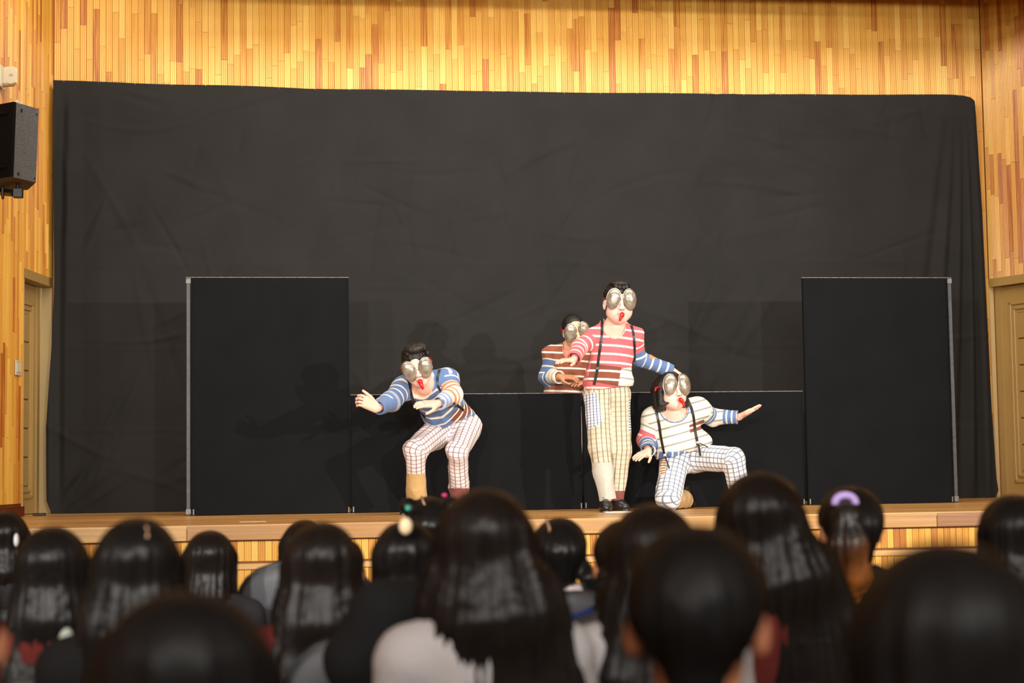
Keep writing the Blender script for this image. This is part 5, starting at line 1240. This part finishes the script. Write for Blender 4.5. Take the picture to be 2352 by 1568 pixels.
A(700, 1193, 120, .195, 'bob', 'audience child half hidden behind the long dark brown hair, sitting in the wide grey chair', hair_brown, 'navy', chair='grey moulded chair with its back in full view before the stage ledge', cs=1.0, seed=9, back=.04)
A(782, 1231, 124, .172, 'short', 'audience boy with short black hair and a lit ear beside the long dark brown hair', hair_short, 'orange', chair=LC + 'boy with the lit ear', cs=.78, seed=10)
r, h, s = A(930, 1195, 165, .20, 'bob', 'audience child in a black top with a cream crescent hair clip', hair_black, 'black', wd=.9, chair=LC + 'child in the black top with cream clip', cs=.78, seed=11)
clip_on(r, h, 932, 1208, (.020, .026), clip_cream)
r, h, s = A(985, 1139, 116, .19, 'buns', 'audience child with two small buns in teal and pink hair ties', hair_black, 'char', chair=LC + 'child with two small buns', cs=.78, seed=12)
clip_on(r, h, 937, 1167, (.012, .012), tie_teal, 'hair_tie', off=.02); clip_on(r, h, 1021, 1137, (.011, .009), tie_pink, 'hair_tie', off=.02); parting(r, h, [(976, 1141), (977, 1150), (980, 1160)])
A(1110, 1120, 240, .215, 'long', 'audience child with very long loose dark hair over a white top', hair_brown, 'white', wd=1.30, ln=.46, lean=.08, chair='grey moulded chair of the child in white with very long hair', cs=.80, seed=13)
r, h, s = A(1283, 1187, 124, .168, 'pigtails', 'audience child with black pigtails and a straight parting over a pale pink collar', hair_black, 'pink', chair=LC + 'child with pigtails and pale pink collar', cs=.95, seed=14, back=.12, cdx=-.05)
parting(r, h, [(1271, 1190), (1273, 1215), (1274, 1245), (1280, 1270), (1290, 1290)])
A(1432, 1193, 168, .195, 'braid', 'audience child with braided dark hair in a blue top', hair_brown, 'blue', chair=LC + 'child with braided hair in blue', cs=.97, seed=15, back=.10, cdx=-.03)
A(1494, 1155, 215, .205, 'long', 'audience child with broad dark hair and a white top between boy and tallest girl', hair_brown, 'white', wd=1.1, ln=.70, chair=LC + 'broad haired child in white', cs=.78, seed=16)
A(1596, 1206, 330, .184, 'short', 'audience boy with short black hair and a bare ear, large and blurred', hair_short, 'black', chair=LC + 'large blurred boy with the bare ear', cs=.74, seed=17, full=1.06, yaw=-16)
A(1740, 1082, 222, .235, 'long', 'audience girl with the tallest head and long black hair falling loose', hair_brown, 'maroon', wd=1.25, ln=.52, lean=.14, chair=LC + 'tallest girl with loose long hair', cs=.78, seed=18)
r, h, s = A(1948, 1115, 142, .178, 'ponytail', 'audience girl with an orange tipped ponytail in a lilac scrunchie', hair_black, 'black', chair=LC + 'girl with the lilac scrunchie', cs=.78, seed=19)
def ponytail(root):
    F = Field(.007); pts = [local(root, 1938, 1158, -.01), local(root, 1944, 1190, .05), local(root, 1948, 1250, .07), local(root, 1960, 1320, .05), local(root, 1950, 1400, .02)]
    for (a, b, ra, rb) in zip(pts[:-1], pts[1:], (.020, .038, .050, .042), (.038, .050, .042, .014)): F.cap(a, b, ra, rb, .02)
    v, q = F.run(); n = normals(v, q); v = strand(v, n, .006, 3, c=(pts[2][0], pts[2][1] + .02), kmax=24)
    t = np.clip((pts[1][2] - v[:, 2]) / (pts[1][2] - pts[4][2]), 0, 1); m = np.clip((t - .15) * 1.8, 0, 1) * (0.35 + .65 * np.clip((v[:, 0] - pts[2][0]) * 22 + .5, 0, 1))
    me = mesh('ponytail', v, q, True); paint(me, V3(.012, .009, .008) * (1 - m[:, None]) + srgb(160, 92, 36) * m[:, None]); o = link('ponytail', me, hair_dyed, root)
    c = pts[0]; ring = [c + V3(.030 * math.cos(t), -.012, .022 * math.sin(t) + .004) for t in np.linspace(math.radians(-10), math.radians(190), 18)]
    MB().tube(ring, .011, 8, up=(0, 1, 0)).build('scrunchie', tie_lilac, o, True)
ponytail(r)
A(2322, 1135, 168, .195, 'bob', 'audience child with shiny short black hair before the other olive door', hair_black, 'black', chair=LC + 'child with shiny hair before the olive door', cs=.78, seed=20)
A(2158, 1240, 432, .188, 'bob', 'audience boy with a round black head, the largest and nearest of the audience', hair_short, 'black', chair=LC + 'largest nearest boy', cs=.72, seed=21, wd=.85)

def draped_jacket():
    d = 3.70; P = lambda x, y, dd=0: at(x, y, d=d + dd); F = Field(.010)
    F.cap(P(990, 1380), P(880, 1410), .045, .060, .05); F.cap(P(880, 1410), P(815, 1510), .060, .065, .05); F.cap(P(960, 1440), P(880, 1540), .085, .10, .06, Fv, .55)
    v, q = F.run(); v = wrinkle(v, normals(v, q), .010, 18, 60, 8, 9); b = v.mean(0)
    o = link('jacket', mesh('jacket', v - b, q, True), SHIRT['black'], loc=b); tag(o, 'black jacket draped over the grey chair back beside the very long loose hair', 'jacket')
draped_jacket()
